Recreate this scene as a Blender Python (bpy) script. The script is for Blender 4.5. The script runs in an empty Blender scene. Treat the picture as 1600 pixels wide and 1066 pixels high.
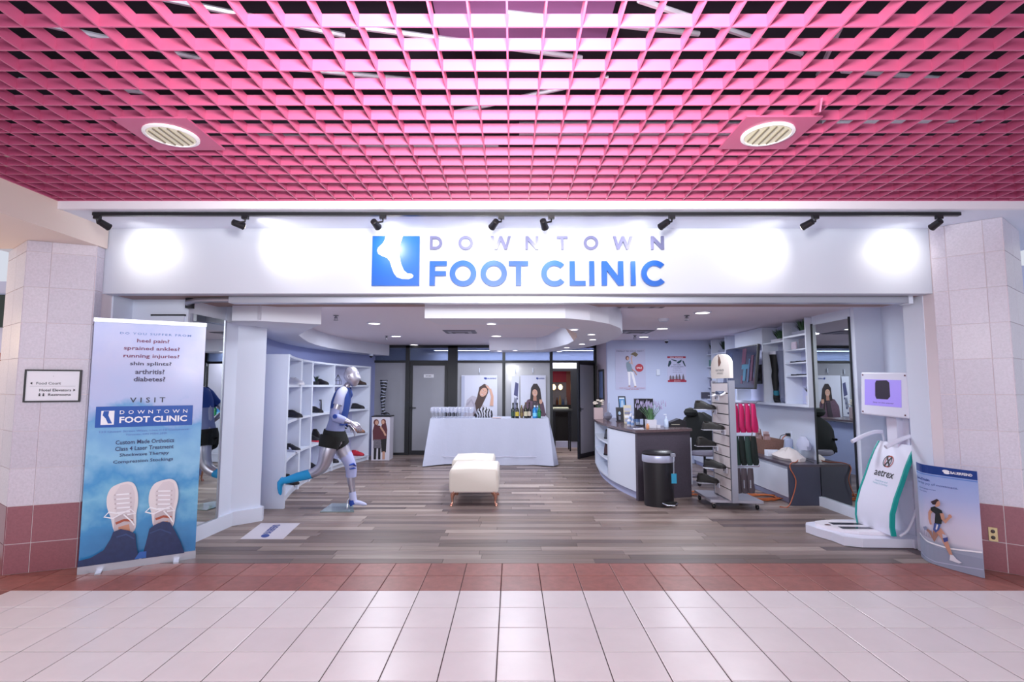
import bpy, bmesh, math, random
from mathutils import Vector, Matrix
random.seed(7)
C = bpy.context.scene.collection
sc = bpy.context.scene
sin, cos, pi = math.sin, math.cos, math.pi

# ------------------------------------------------------------------ camera, world, lights, exposure
H = 1.52; F = 830.0; TH = math.radians(4.82)
cam_d = bpy.data.cameras.new('camera'); cam = bpy.data.objects.new('camera', cam_d); C.objects.link(cam)
cam.location = (0, 0, H); cam.rotation_euler = (pi/2 + TH, 0, 0)
cam_d.sensor_width = 36; cam_d.lens = F/1600*36; cam_d.clip_start = 0.05; cam_d.clip_end = 200
sc.camera = cam
sc.view_settings.view_transform = 'Standard'; sc.view_settings.look = 'None'
sc.view_settings.gamma = 1; sc.view_settings.use_curve_mapping = False
sc.view_settings.exposure = 0.0
try:
    sc.cycles.max_bounces = 7; sc.cycles.diffuse_bounces = 4; sc.cycles.glossy_bounces = 4
    sc.cycles.transmission_bounces = 6; sc.cycles.transparent_max_bounces = 8
    sc.cycles.caustics_reflective = False; sc.cycles.caustics_refractive = False
    sc.cycles.sample_clamp_indirect = 4; sc.cycles.use_denoising = True
except Exception: pass
w = bpy.data.worlds.new('world'); sc.world = w; w.use_nodes = True
w.node_tree.nodes['Background'].inputs[0].default_value = (0.84, 0.88, 1.0, 1)
w.node_tree.nodes['Background'].inputs[1].default_value = 0.80
def lamp(kind, loc, energy, color=(1,1,1), aim=None, **kw):
    d = bpy.data.lights.new('lamp_light', kind); d.energy = energy; d.color = color
    for k, val in kw.items(): setattr(d, k, val)
    o = bpy.data.objects.new('lamp_light', d); C.objects.link(o); o.location = loc
    if aim is not None:
        o.rotation_euler = (Vector(aim)-Vector(loc)).to_track_quat('-Z', 'Y').to_euler()
    return o
# photographer's flash bounced towards the open-cell ceiling
lamp('SPOT', (0.0, 0.75, 2.38), 1350, (1, 0.98, 0.93), aim=(0, 1.95, 3.6), spot_size=math.radians(128), spot_blend=1.0, shadow_soft_size=0.25)
lamp('POINT', (0.0, -0.15, 1.85), 60, (0.95, 0.96, 1.0), shadow_soft_size=0.08)
# shop ceiling fittings
for x, y, e in ((-1.6, 6.6, 32), (0.0, 8.3, 42), (2.6, 6.4, 36), (2.8, 9.0, 34), (-2.2, 9.2, 32), (0.1, 6.2, 26), (-.3, 11.0, 22)):
    lamp('AREA', (x, y, 2.40 if (x, y) != (0.1, 6.2) else 2.41), e, (0.86, 0.91, 1.0), aim=(x, y, 0), shape='DISK', size=0.5)
lamp('AREA', (0.6, 13.0, 2.38), 95, (1, 0.95, 0.9), aim=(0.6, 13.0, 0), shape='RECTANGLE', size=5.0, size_y=0.3)
# added fill light for the mall side, unseen behind the photographer, and the warm lamp of the side passage on the left
lamp('AREA', (0, -3.0, 3.2), 300, (0.95, 0.95, 1.0), aim=(0, 5, 1.2), shape='RECTANGLE', size=7, size_y=1.5)
lamp('POINT', (-6.0, 4.55, 2.0), 48, (1, 0.72, 0.42), shadow_soft_size=0.3)

# ------------------------------------------------------------------ projection helpers: pixel + depth (or height) -> point in the room
def ray(u, v):
    x = (u-800)/F; y = (533-v)/F
    return x, cos(TH)-y*sin(TH), sin(TH)+y*cos(TH)
def PY(u, v, Y):
    a, b, c = ray(u, v); k = Y/b; return Vector((a*k, Y, H+c*k))
def PF(u, v, z=0.0):
    a, b, c = ray(u, v); k = (z-H)/c; return Vector((a*k, b*k, z))
def PX(u, v, X):
    a, b, c = ray(u, v); k = X/a; return Vector((X, b*k, H+c*k))

# ------------------------------------------------------------------ materials
MATS = {}
def lin(h):
    h = h.lstrip('#'); h = ''.join(c*2 for c in h) if len(h) == 3 else h; r = [int(h[i:i+2], 16)/255 for i in (0, 2, 4)]
    return tuple((c/12.92 if c <= .04045 else ((c+.055)/1.055)**2.4) for c in r) + (1,)
def mat(name, col=None, rough=.5, metal=0.0, noise=None, bump=None, emit=0, alpha=None, coat=0, spec=None, trans=0, ior=None):
    if name in MATS: return MATS[name]
    m = bpy.data.materials.new(name); m.use_nodes = True; MATS[name] = m
    nt = m.node_tree; b = nt.nodes['Principled BSDF']
    b.inputs['Base Color'].default_value = lin(col); b.inputs['Roughness'].default_value = rough
    b.inputs['Metallic'].default_value = metal
    if coat: b.inputs['Coat Weight'].default_value = coat; b.inputs['Coat Roughness'].default_value = .08
    if spec is not None: b.inputs['Specular IOR Level'].default_value = spec
    if trans: b.inputs['Transmission Weight'].default_value = trans
    if ior: b.inputs['IOR'].default_value = ior
    if alpha is not None: b.inputs['Alpha'].default_value = alpha
    if emit: b.inputs['Emission Color'].default_value = lin(col); b.inputs['Emission Strength'].default_value = emit
    if noise or bump:
        tc = nt.nodes.new('ShaderNodeNewGeometry'); n = nt.nodes.new('ShaderNodeTexNoise')
        sc_, amt = (noise or bump)
        n.inputs['Scale'].default_value = sc_; n.inputs['Detail'].default_value = 4
        nt.links.new(tc.outputs['Position'], n.inputs['Vector'])
        if noise:
            mx = nt.nodes.new('ShaderNodeMix'); mx.data_type = 'RGBA'
            c = lin(col); mx.inputs[6].default_value = tuple(max(0, x*(1-amt)) for x in c[:3])+(1,)
            mx.inputs[7].default_value = tuple(min(1, x*(1+amt)) for x in c[:3])+(1,)
            nt.links.new(n.outputs['Fac'], mx.inputs[0]); nt.links.new(mx.outputs[2], b.inputs['Base Color'])
        if bump:
            bp = nt.nodes.new('ShaderNodeBump'); bp.inputs['Strength'].default_value = bump[1]; bp.inputs['Distance'].default_value = .01
            n2 = nt.nodes.new('ShaderNodeTexNoise'); n2.inputs['Scale'].default_value = bump[0]
            nt.links.new(tc.outputs['Position'], n2.inputs['Vector'])
            nt.links.new(n2.outputs['Fac'], bp.inputs['Height']); nt.links.new(bp.outputs[0], b.inputs['Normal'])
    return m
def piece_mat(name, cols, rough, island=False, streak=None, amt=.25, nscale=8, blend=True):
    """colour chosen per piece (object random, or mesh island random) with grain"""
    m = bpy.data.materials.new(name); m.use_nodes = True; nt = m.node_tree; b = nt.nodes['Principled BSDF']
    MATS[name] = m; b.inputs['Roughness'].default_value = rough
    geo = nt.nodes.new('ShaderNodeNewGeometry'); oi = nt.nodes.new('ShaderNodeObjectInfo')
    rnd = geo.outputs['Random Per Island'] if island else oi.outputs['Random']
    r = nt.nodes.new('ShaderNodeValToRGB'); nt.links.new(rnd, r.inputs[0])
    if not blend: r.color_ramp.interpolation = 'CONSTANT'
    els = r.color_ramp.elements
    while len(els) < len(cols): els.new(.5)
    for i, c in enumerate(cols): els[i].position = i/(len(cols) - (1 if blend else 0)); els[i].color = lin(c)
    mp = nt.nodes.new('ShaderNodeVectorMath'); mp.operation = 'MULTIPLY_ADD'
    mp.inputs[1].default_value = streak or (nscale,)*3
    nt.links.new(geo.outputs['Position'], mp.inputs[0]); 
    mul = nt.nodes.new('ShaderNodeMath'); mul.operation = 'MULTIPLY'; mul.inputs[1].default_value = 37
    nt.links.new(rnd, mul.inputs[0]); nt.links.new(mul.outputs[0], mp.inputs[2])
    n = nt.nodes.new('ShaderNodeTexNoise'); n.inputs['Scale'].default_value = 1; n.inputs['Detail'].default_value = 6; n.inputs['Roughness'].default_value = .65
    nt.links.new(mp.outputs[0], n.inputs['Vector'])
    ramp = nt.nodes.new('ShaderNodeMapRange'); ramp.inputs[1].default_value = .3; ramp.inputs[2].default_value = .7
    ramp.inputs[3].default_value = 1-amt; ramp.inputs[4].default_value = 1+amt
    nt.links.new(n.outputs['Fac'], ramp.inputs[0])
    vm = nt.nodes.new('ShaderNodeVectorMath'); vm.operation = 'SCALE'
    nt.links.new(r.outputs[0], vm.inputs[0]); nt.links.new(ramp.outputs[0], vm.inputs['Scale'])
    nt.links.new(vm.outputs[0], b.inputs['Base Color'])
    return m

white = mat('white_paint', '#dbe2f2', .55)
fasc = mat('fascia_white', '#ccd1de', .42)
wallm = mat('shop_wall', '#bfc8e6', .6)
ceilm = mat('shop_ceiling', '#ebe2ec', .8)
soff = mat('soffit_white', '#e0e3f2', .6)
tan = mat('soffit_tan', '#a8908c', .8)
lamin = mat('white_laminate', '#d6dcec', .35)
black = mat('black_metal', '#17171c', .4)
blackp = mat('black_plastic', '#1d1c22', .35)
frame_b = mat('dark_frame', '#12141c', .45)
chrome = mat('chrome', '#d5d5dc', .12, 1)
alu = mat('brushed_aluminium', '#b8bac6', .35, .85)
grout = mat('dark_grout', '#3c2b2c', .9)
pgrout = mat('pale_grout', '#e6dbe0', .9)
glass = mat('clear_glass', '#f4f8ff', .02, trans=1.0, ior=1.45)
mirror = mat('mirror_silver', '#cfd6d4', .01, 1)
dkwood = mat('dark_laminate', '#4a434f', .45, noise=(60, .25))
ctop = mat('brown_countertop', '#5e4c50', .22, noise=(25, .3))

# ------------------------------------------------------------------ geometry builder
class G:
    def __init__(s): s.v = []; s.f = []; s.m = []
    def add(s, vs, fs, mi=0):
        n = len(s.v); s.v += [Vector(p) for p in vs]
        for f in fs: s.f.append([i+n for i in f]); s.m.append(mi)
        return s
    def box(s, x0, x1, y0, y1, z0, z1, mi=0, M=None, sides=None):
        vs = [Vector((x, y, z)) for z in (z0, z1) for y in (y0, y1) for x in (x0, x1)]
        if M is not None: vs = [M @ p for p in vs]
        return s.add(vs, [(0,2,3,1),(4,5,7,6),(0,1,5,4),(2,6,7,3),(0,4,6,2),(1,3,7,5)], mi)
    def prism(s, poly, z0, z1, mi=0, M=None):
        """poly of (x,y) extruded z0..z1, M maps to world"""
        a = sum(poly[i][0]*poly[(i+1) % len(poly)][1]-poly[(i+1) % len(poly)][0]*poly[i][1] for i in range(len(poly)))
        if a < 0: poly = poly[::-1]
        n = len(poly); vs = [Vector((p[0], p[1], z0)) for p in poly]+[Vector((p[0], p[1], z1)) for p in poly]
        if M is not None: vs = [M @ p for p in vs]
        return s.add(vs, [list(range(n))[::-1], list(range(n, 2*n))]+[(i, (i+1) % n, (i+1) % n+n, i+n) for i in range(n)], mi)
    def tube(s, path, r, n=8, mi=0, cap=True, flat=None):
        path = [Vector(p) for p in path]; k = len(path); vs = []; up = None
        for i, p in enumerate(path):
            d = (path[min(i+1, k-1)]-path[max(i-1, 0)]).normalized()
            if up is None: up = Vector((0, 0, 1)) if abs(d.z) < .9 else Vector((1, 0, 0))
            a = d.cross(up)
            if a.length < 1e-4: a = d.orthogonal()
            a.normalize(); b = a.cross(d).normalized(); up = b
            rr = r[i] if isinstance(r, (list, tuple)) else r
            for j in range(n):
                t = 2*pi*j/n; vs.append(p + a*cos(t)*rr + b*sin(t)*rr*(flat or 1))
        fs = [(i*n+j, i*n+(j+1) % n, (i+1)*n+(j+1) % n, (i+1)*n+j) for i in range(k-1) for j in range(n)]
        if cap: fs += [list(range(n))[::-1], [(k-1)*n+j for j in range(n)]]
        return s.add(vs, fs, mi)
    def lathe(s, prof, c=(0,0,0), n=16, mi=0, sx=1, sy=1, M=None):
        vs = []; c = Vector(c)
        for r, z in prof:
            for j in range(n):
                p = Vector((cos(2*pi*j/n)*r*sx, sin(2*pi*j/n)*r*sy, z))
                if M is not None: p = M @ p
                vs.append(c+p)
        k = len(prof)
        fs = [(i*n+j, i*n+(j+1) % n, (i+1)*n+(j+1) % n, (i+1)*n+j) for i in range(k-1) for j in range(n)]
        fs += [list(range(n))[::-1], [(k-1)*n+j for j in range(n)]]
        return s.add(vs, fs, mi)
    def loft(s, rings, mi=0, cap=True, closed=True):
        n = len(rings[0]); vs = [p for r in rings for p in r]; k = len(rings)
        fs = [(i*n+j, i*n+(j+1) % n, (i+1)*n+(j+1) % n, (i+1)*n+j) for i in range(k-1) for j in range(n if closed else n-1)]
        if cap: fs += [list(range(n))[::-1], [(k-1)*n+j for j in range(n)]]
        return s.add(vs, fs, mi)
    def build(s, name, mats, parent=None, smooth=False, loc=None, bevel=0, fixn=False):
        if not isinstance(mats, (list, tuple)): mats = [mats]
        off = Vector((0, 0, 0))
        if parent is not None: off = WL.get(parent.name, Vector((0, 0, 0)))
        elif loc is not None: off = Vector(loc)
        elif s.v:
            mn = [min(p[i] for p in s.v) for i in range(3)]; mx_ = [max(p[i] for p in s.v) for i in range(3)]
            off = Vector(((mn[0]+mx_[0])/2, (mn[1]+mx_[1])/2, mn[2]))
        me = bpy.data.meshes.new(name); me.from_pydata([tuple(p-off) for p in s.v], [], s.f)
        for m_ in mats: me.materials.append(m_)
        me.polygons.foreach_set('material_index', s.m); me.update()
        if fixn:
            bm = bmesh.new(); bm.from_mesh(me); bmesh.ops.recalc_face_normals(bm, faces=bm.faces); bm.to_mesh(me); bm.free()
        if smooth:
            me.shade_smooth()
            try: me.set_sharp_from_angle(angle=math.radians(40))
            except Exception: pass
        o = bpy.data.objects.new(name, me); C.objects.link(o)
        if parent is not None: o.parent = parent
        else: o.location = off
        WL[o.name] = off
        if bevel:
            b = o.modifiers.new('bevel', 'BEVEL'); b.width = bevel; b.segments = 2; b.limit_method = 'ANGLE'
        return o
WL = {}
def tag(o, label=None, cat=None, group=None, kind=None):
    if label: o['label'] = label
    if cat: o['category'] = cat
    if group: o['group'] = group
    if kind: o['kind'] = kind
    return o
def root(name, label, cat, loc=(0, 0, 0), group=None, rz=0):
    o = bpy.data.objects.new(name, None); C.objects.link(o); o.location = loc; o.rotation_euler = (0, 0, rz)
    o.empty_display_size = .05; WL[o.name] = Vector(loc)
    return tag(o, label, cat, group)
def local_root(name, label, cat, group=None):
    return root(name, label, cat, (0, 0, 0), group)
def copy_tree(o, parent=None):
    c = o.copy(); C.objects.link(c); c.parent = parent
    if parent is not None: c.location = o.location
    for ch in CH.get(o.name, None) or [x for x in C.objects if x.parent == o]: copy_tree(ch, c)
    return c
CH = {}
def dup(o, loc, rz=0, label=None, scale=None):
    c = copy_tree(o); c.location = loc; c.rotation_euler = (0, 0, rz)
    if label: c['label'] = label
    if scale: c.scale = (scale,)*3
    return c
def inst(name, me, parent, loc=(0, 0, 0), rot=(0, 0, 0), scale=None):
    o = bpy.data.objects.new(name, me); C.objects.link(o); o.parent = parent; o.location = loc; o.rotation_euler = rot
    if scale: o.scale = scale
    return o
def frameM(org, R, U):
    """matrix mapping (x right, y up, z out) to world"""
    R = Vector(R).normalized(); U = Vector(U).normalized(); N = R.cross(U)
    return Matrix(((R.x, U.x, N.x, org[0]), (R.y, U.y, N.y, org[1]), (R.z, U.z, N.z, org[2]), (0, 0, 0, 1)))
def structure(o): o['kind'] = 'structure'; return o

# text as flat geometry fitted into a box
TXT = {}
def text_geo(body, bold=0.0, space=1.0, res=2):
    key = (body, bold, space)
    if key in TXT: return TXT[key]
    cu = bpy.data.curves.new('t', 'FONT'); cu.body = body; cu.size = 1; cu.offset = bold; cu.space_character = space
    cu.resolution_u = res; cu.fill_mode = 'FRONT' if hasattr(cu, 'fill_mode') else cu.fill_mode
    o = bpy.data.objects.new('t', cu); C.objects.link(o)
    dg = bpy.context.evaluated_depsgraph_get(); me = o.evaluated_get(dg).to_mesh()
    vs = [Vector((v.co.x, v.co.y, 0)) for v in me.vertices]; fs = [list(p.vertices) for p in me.polygons]
    o.evaluated_get(dg).to_mesh_clear(); bpy.data.objects.remove(o); bpy.data.curves.remove(cu)
    TXT[key] = (vs, fs); return TXT[key]

class Print:
    """flat artwork in board coordinates (metres), mapped on a board by fn(s,t,layer)"""
    def __init__(s, fn, cuts=(), step=.0008): s.fn = fn; s.parts = []; s.cuts = cuts; s.mats = []; s.step = step; s.k = 1
    def mi(s, m):
        if m not in s.mats: s.mats.append(m)
        return s.mats.index(m)
    def raw(s, vs, fs, m, layer=None):
        L = layer if layer is not None else s.k
        s.parts.append((vs, fs, s.mi(m), L))
        return s
    def poly(s, pts, m, layer=None): 
        s.raw([Vector((p[0], p[1], 0)) for p in pts], [list(range(len(pts)))], m, layer); s.k += 1; return s
    def rect(s, x0, x1, y0, y1, m, layer=None): return s.poly([(x0, y0), (x1, y0), (x1, y1), (x0, y1)], m, layer)
    def ell(s, cx, cy, rx, ry, m, rot=0, n=18, layer=None):
        pts = []
        for i in range(n):
            a = 2*pi*i/n; x, y = rx*cos(a), ry*sin(a)
            pts.append((cx+x*cos(rot)-y*sin(rot), cy+x*sin(rot)+y*cos(rot)))
        return s.poly(pts, m, layer)
    def stroke(s, pts, wd, m, layer=None):
        L = []; R_ = []
        for i, p in enumerate(pts):
            a = Vector(pts[max(0, i-1)]); b = Vector(pts[min(len(pts)-1, i+1)]); d = (b-a).normalized(); nn = Vector((-d.y, d.x))
            ww = (wd[i] if isinstance(wd, (list, tuple)) else wd)/2; p = Vector(p)
            L.append(p+nn*ww); R_.append(p-nn*ww)
        for i in range(len(pts)-1):
            s.raw([Vector((q.x, q.y, 0)) for q in (L[i], R_[i], R_[i+1], L[i+1])], [[0, 1, 2, 3]], m, layer)
        s.k += 1; return s
    def text(s, body, x0, x1, y0, y1, m, bold=0.0, space=1.0, slant=0):
        vs, fs = text_geo(body, bold, space)
        if not vs: return s
        ax, bx = min(v.x for v in vs), max(v.x for v in vs); ay, by = min(v.y for v in vs), max(v.y for v in vs)
        out = [Vector((x0+(v.x-ax)/(bx-ax)*(x1-x0), y0+(v.y-ay)/max(1e-6, by-ay)*(y1-y0), 0)) for v in vs]
        s.raw(out, fs, m); s.k += 1; return s
    def build(s, name, parent):
        bm = bmesh.new()
        for vs, fs, mi, L in s.parts:
            nv = [bm.verts.new((v.x, v.y, L)) for v in vs]
            for f in fs:
                if len(set(f)) < 3: continue
                try: fc = bm.faces.new([nv[i] for i in f]); fc.material_index = mi
                except ValueError: pass
        bmesh.ops.triangulate(bm, faces=bm.faces[:])
        for c in s.cuts:
            bmesh.ops.bisect_plane(bm, geom=bm.verts[:]+bm.edges[:]+bm.faces[:], plane_co=(c, 0, 0), plane_no=(1, 0, 0))
        bmesh.ops.triangulate(bm, faces=bm.faces[:])
        for f in bm.faces:
            f.normal_update()
            if f.normal.z < 0: f.normal_flip()
        off = WL.get(parent.name, Vector((0, 0, 0)))
        for v in bm.verts: v.co = Vector(s.fn(v.co.x, v.co.y, v.co.z*s.step)) - off
        me = bpy.data.meshes.new(name); bm.to_mesh(me); bm.free()
        for m in s.mats: me.materials.append(m)
        o = bpy.data.objects.new(name, me); C.objects.link(o); o.parent = parent; WL[o.name] = off
        return o
def planefn(org, R, U):
    M = frameM(org, R, U); return lambda s, t, l: M @ Vector((s, t, l))
def inks(n, col, rough=.5): return mat('ink_'+n, col, rough)

ORD = ['first', 'second', 'third', 'fourth', 'fifth', 'sixth', 'seventh', 'eighth', 'ninth', 'tenth', 'eleventh', 'twelfth']

# ================================================================== THE SETTING
# ---- mall floor: cream and terracotta tiles with recessed joints
T = .3045; Y0 = 4.71
cream = piece_mat('cream_floor_tile', ['#e3dadd', '#e8dfe2', '#e1d7db', '#e6dcdf'], .32, amt=.03, nscale=5)
terra = piece_mat('terracotta_floor_tile', ['#9a6058', '#a36860', '#925851', '#a0655c'], .38, amt=.18, nscale=14)
cream_i = piece_mat('cream_floor_tile_far', ['#e2d8dc', '#e9e0e3', '#ded3d9', '#e6dcdf'], .32, island=True, amt=.05, nscale=5)
terra_i = piece_mat('terracotta_floor_tile_far', ['#9a6058', '#a36860', '#925851', '#a0655c'], .38, island=True, amt=.18, nscale=14)
fl = structure(G().box(-7.2, 7.2, -3.5, Y0, -.06, -.004).build('floor', grout, loc=(0, 0, 0)))
def tile_mesh(w_, d_, h_, m, name, bev=.004):
    g = G(); a, b = w_/2, d_/2
    g.loft([[(-a, -b, 0), (a, -b, 0), (a, b, 0), (-a, b, 0)], [(-a, -b, h_-bev*.4), (a, -b, h_-bev*.4), (a, b, h_-bev*.4), (-a, b, h_-bev*.4)],
            [(-a+bev, -b+bev, h_), (a-bev, -b+bev, h_), (a-bev, b-bev, h_), (-a+bev, b-bev, h_)]])
    me = bpy.data.meshes.new(name); me.from_pydata([tuple(p) for p in g.v], [], g.f); me.materials.append(m); return me
mc = tile_mesh(T-.0062, T-.0062, .004, cream, 'tile'); mt = tile_mesh(T-.0055, T-.0055, .004, terra, 'tile')
X00 = -.083 - 22*T      # a joint falls at x = -0.083
far_c, far_t = G(), G()
for r in range(27):
    yc = Y0-(r+.5)*T
    for c in range(45):
        xc = X00+(c+.5)*T
        if abs(xc) > 7.0: continue
        red = r < 2 or xc < -3.62-max(0, (Y0-.61-yc))*0 and r < 99 and (xc < -3.62-(4.1-yc)*.9)
        vis = r < 7 and abs(xc) < min(yc*.99+.35, 4.75)
        if red and r >= 2: vis = vis and abs(xc) < yc*.99
        if vis: inst('tile', mt if red else mc, fl, (xc, yc, -.004+random.uniform(0, .0005)))
        else:
            a = T/2-.00225; (far_t if red else far_c).box(xc-a, xc+a, yc-a, yc+a, -.004, -.0002)
tag(far_c.build('distant_tiles', cream_i, fl), kind='stuff'); tag(far_t.build('distant_tiles', terra_i, fl), kind='stuff')

# ---- shop floor: grey-brown planks
PCOL = ['#64544f', '#7f6e69', '#8f7e79', '#705f5a', '#a09089', '#79675f', '#57494a', '#88766f', '#ab9b94']
wood = piece_mat('plank_floor', PCOL, .42, streak=(1.6, 55, 1), amt=.3)
wood_i = piece_mat('plank_floor_far', PCOL, .42, island=True, streak=(1.6, 55, 1), amt=.3)
fw = structure(G().box(-4.6, 4.6, Y0, 15.2, -.06, -.004).build('floor', mat('plank_joint', '#3c3236', .9), loc=(0, 0, 0)))
PW, PL = .118, 1.32
mp_ = tile_mesh(PL-.003, PW-.0022, .004, wood, 'plank', .0015)
rest = G(); cnt = 0
for r in range(int((15.2-Y0)/PW)):
    yc = Y0+(r+.5)*PW; off = random.uniform(0, PL)
    for c in range(8):
        x0 = -4.6-PL+off+c*PL; x1 = x0+PL
        lim = yc*.86 if yc < 5.2 else min(4.0, yc*.75)
        if x1 > 4.6 or x0 < -4.6:
            a, b = max(x0, -4.6), min(x1, 4.6)
            if b-a > .05: rest.box(a+.0015, b-.0015, yc-PW/2+.0011, yc+PW/2-.0011, -.004, -.0002)
            continue
        if yc < 9.2 and x0 < 3.3 and x1 > -3.2 and cnt < 298:
            inst('plank', mp_, fw, ((x0+x1)/2, yc, -.004)); cnt += 1
        else: rest.box(x0+.0015, x1-.0015, yc-PW/2+.0011, yc+PW/2-.0011, -.004, -.0002)
tag(rest.build('distant_planks', wood_i, fw), kind='stuff')

# ---- shop ceiling, header, soffits
CZ = 2.43
structure(G().box(-4.6, 4.6, 5.55, 15.2, CZ, CZ+.12).build('ceiling', ceilm, loc=(0, 0, CZ)))
# fascia wall, its header underside and the mall soffit with the grid edge
structure(G().box(-3.68, 3.77, Y0, 4.83, 2.345, 2.94).build('wall_front', fasc, loc=(0, Y0, 2.345)))
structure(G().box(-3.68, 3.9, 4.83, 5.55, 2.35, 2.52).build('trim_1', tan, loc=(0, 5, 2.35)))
g = G(); g.box(-5.6, 5.6, 4.19, 4.72, 2.94, 3.06); g.box(-5.6, 5.6, 4.72, 15, 3.0, 3.06)
structure(g.build('ceiling', white, loc=(0, 4.2, 2.94)))
g = G(); g.box(-3.7, 5.6, 4.155, 4.19, 2.935, 3.07)
structure(g.build('trim_2', mat('trim_white', '#eceaf4', .5), loc=(0, 4.15, 2.94)))
# beige beam over the left pillar
beige = mat('beige_beam', '#e9d9cf', .6)
g = G(); g.box(-7.2, -3.645, -3.5, 4.70, 2.75, 3.2)
structure(g.build('wall_left', beige, loc=(-4, 2, 2.75)))
# plenum above the grid
pl = mat('plenum_dark', '#2a2030', .95)
structure(G().box(-5.8, 5.8, -3.5, 4.75, 4.05, 4.15).build('ceiling', pl, loc=(0, 0, 4.05)))
g = G(); g.box(-5.8, 5.8, 4.66, 4.72, 3.06, 4.05); g.box(-3.72, -3.66, -3.5, 4.7, 3.2, 4.05); g.box(5.7, 5.8, -3.5, 4.7, 3.0, 4.05)
structure(g.build('wall_back', pl, loc=(0, 4.7, 3.06)))

# ---- tiled pillars (each face its own row of tiles)
ptile = piece_mat('pale_wall_tile', ['#cfc9d6', '#d5cfdb', '#cbc5d2', '#d9d3dd'], .35, amt=.1, nscale=60)
rtile = piece_mat('red_wall_tile', ['#8f5760', '#96606a', '#8a525c'], .35, amt=.12, nscale=60)
def pillar(name, pts, widths, top):
    """pts: plan polyline seen from the mall; widths: tile widths on each face"""
    core = [(p[0], p[1]) for p in pts]; ym = max(p[1] for p in pts)+.001
    sx = 1 if pts[0][0] > 0 else -1
    poly = core+[(pts[-1][0], 5.0), (pts[0][0], 5.0)]
    g = G(); g.prism(poly, 0, top)
    o = structure(g.build(name, pgrout, loc=(pts[1][0], pts[1][1], 0)))
    off = WL[o.name]
    for i in range(len(pts)-1):
        a = Vector((pts[i][0], pts[i][1], 0)); b = Vector((pts[i+1][0], pts[i+1][1], 0)); L = (b-a).length; R = (b-a).normalized()
        z = 0; k = 0
        zs = [0, .238, .54]
        while zs[-1] < top-.02: zs.append(min(top, zs[-1]+.302))
        for zi in range(len(zs)-1):
            x = 0
            for wf in widths[i]:
                ww = wf*L; M = frameM(a+R*x-off, R, (0, 0, 1)); q = .003
                tg = G(); tg.box(q, ww-q, zs[zi]+q, zs[zi+1]-q, 0, .006, M=M)
                me = bpy.data.meshes.new('tile'); me.from_pydata([tuple(p) for p in tg.v], [], tg.f)
                me.materials.append(rtile if zi < 2 else ptile)
                inst('tile', me, o); x += ww
    return o
pillar('wall_left', [(-4.62, 4.80), (-4.10, 4.415), (-3.66, 4.60), (-3.675, 4.705)], [(.5, .5), (.35, .65), (1,)], 2.75)
pillar('wall_right', [(3.775, 4.705), (3.85, 4.63), (4.13, 4.38), (4.65, 4.78)], [(1,), (.67, .33), (.5, .5)], 2.94)
# side passages beyond the pillars
structure(G().box(-7.2, -4.3, 6.2, 6.3, 0, 2.75).build('wall_back', mat('passage_wall', '#b9bede', .6), loc=(-5.5, 6.2, 0)))
structure(G().box(4.5, 7.2, 6.2, 6.3, 0, 2.94).build('wall_back', mat('passage_wall', '#b9bede', .6), loc=(5.5, 6.2, 0)))
g = G(); g.box(-6.2, -5.25, 6.14, 6.2, 0, 1.9); g.box(-5.3, -5.22, 6.1, 6.2, 0, 1.96, 1)
structure(g.build('door_1', [mat('wood_door', '#8a4a35', .5), mat('wood_door_frame', '#6e3a2a', .5)], loc=(-5.7, 6.15, 0)))
tag(G().box(-6.3, -5.1, 6.13, 6.19, 2.2, 2.58).build('sign_panel', mat('dark_green_panel', '#1c2a26', .4)), 'dark green sign panel on the passage wall at the far left edge', 'sign')

# ---- side walls of the shop
structure(G().box(-3.68, -3.12, 5.08, 5.16, 0, 2.36).build('wall_left', white, loc=(-3.4, 5.1, 0)))
structure(G().box(-3.72, -3.66, 4.83, 5.16, 0, 2.36).build('wall_left', white, loc=(-3.7, 5, 0)))
mw0, mw1 = Vector((-3.125, 5.10, 0)), Vector((-3.07, 5.96, 0))
Rm = (mw1-mw0).normalized()
Mw = frameM(mw0, Rm, (0, 0, 1))     # x along the wall, y up, z to the shop
g = G(); g.box(0, .88, 0, 2.43, -.3, 0, M=Mw); 
g.prism([(-3.10, 5.9), (-2.86, 6.17), (-3.06, 6.55), (-3.6, 6.6), (-3.6, 5.9)], 0, 2.36)
structure(g.build('wall_left', white, loc=(-3.1, 5.5, 0)))
g = G(); g.box(.02, .90, 0, .145, 0, .03, M=Mw)
structure(g.build('baseboard_left', white, loc=(-3.1, 5.5, 0)))
g = G(); g.prism([(-3.11, 5.86), (-2.82, 6.14), (-2.84, 6.22), (-2.9, 6.25), (-3.2, 6.0)], 0, .15)
structure(g.build('baseboard_left', white, loc=(-3.0, 6.0, 0)))
def fX(y): return -3.25+.0752*(y-9.1)**2      # plan curve of the shoe shelving front
g = G(); ys = [6.5+i*.3 for i in range(19)]
g.loft([[(fX(y)-.40, y, 0), (fX(y)-.40, y, 2.43), (fX(y)-.5, y, 2.43), (fX(y)-.5, y, 0)] for y in ys])
structure(g.build('wall_left', mat('blue_grey_wall', '#8f97c6', .6), loc=(-3.6, 9, 0), smooth=True))
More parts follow.
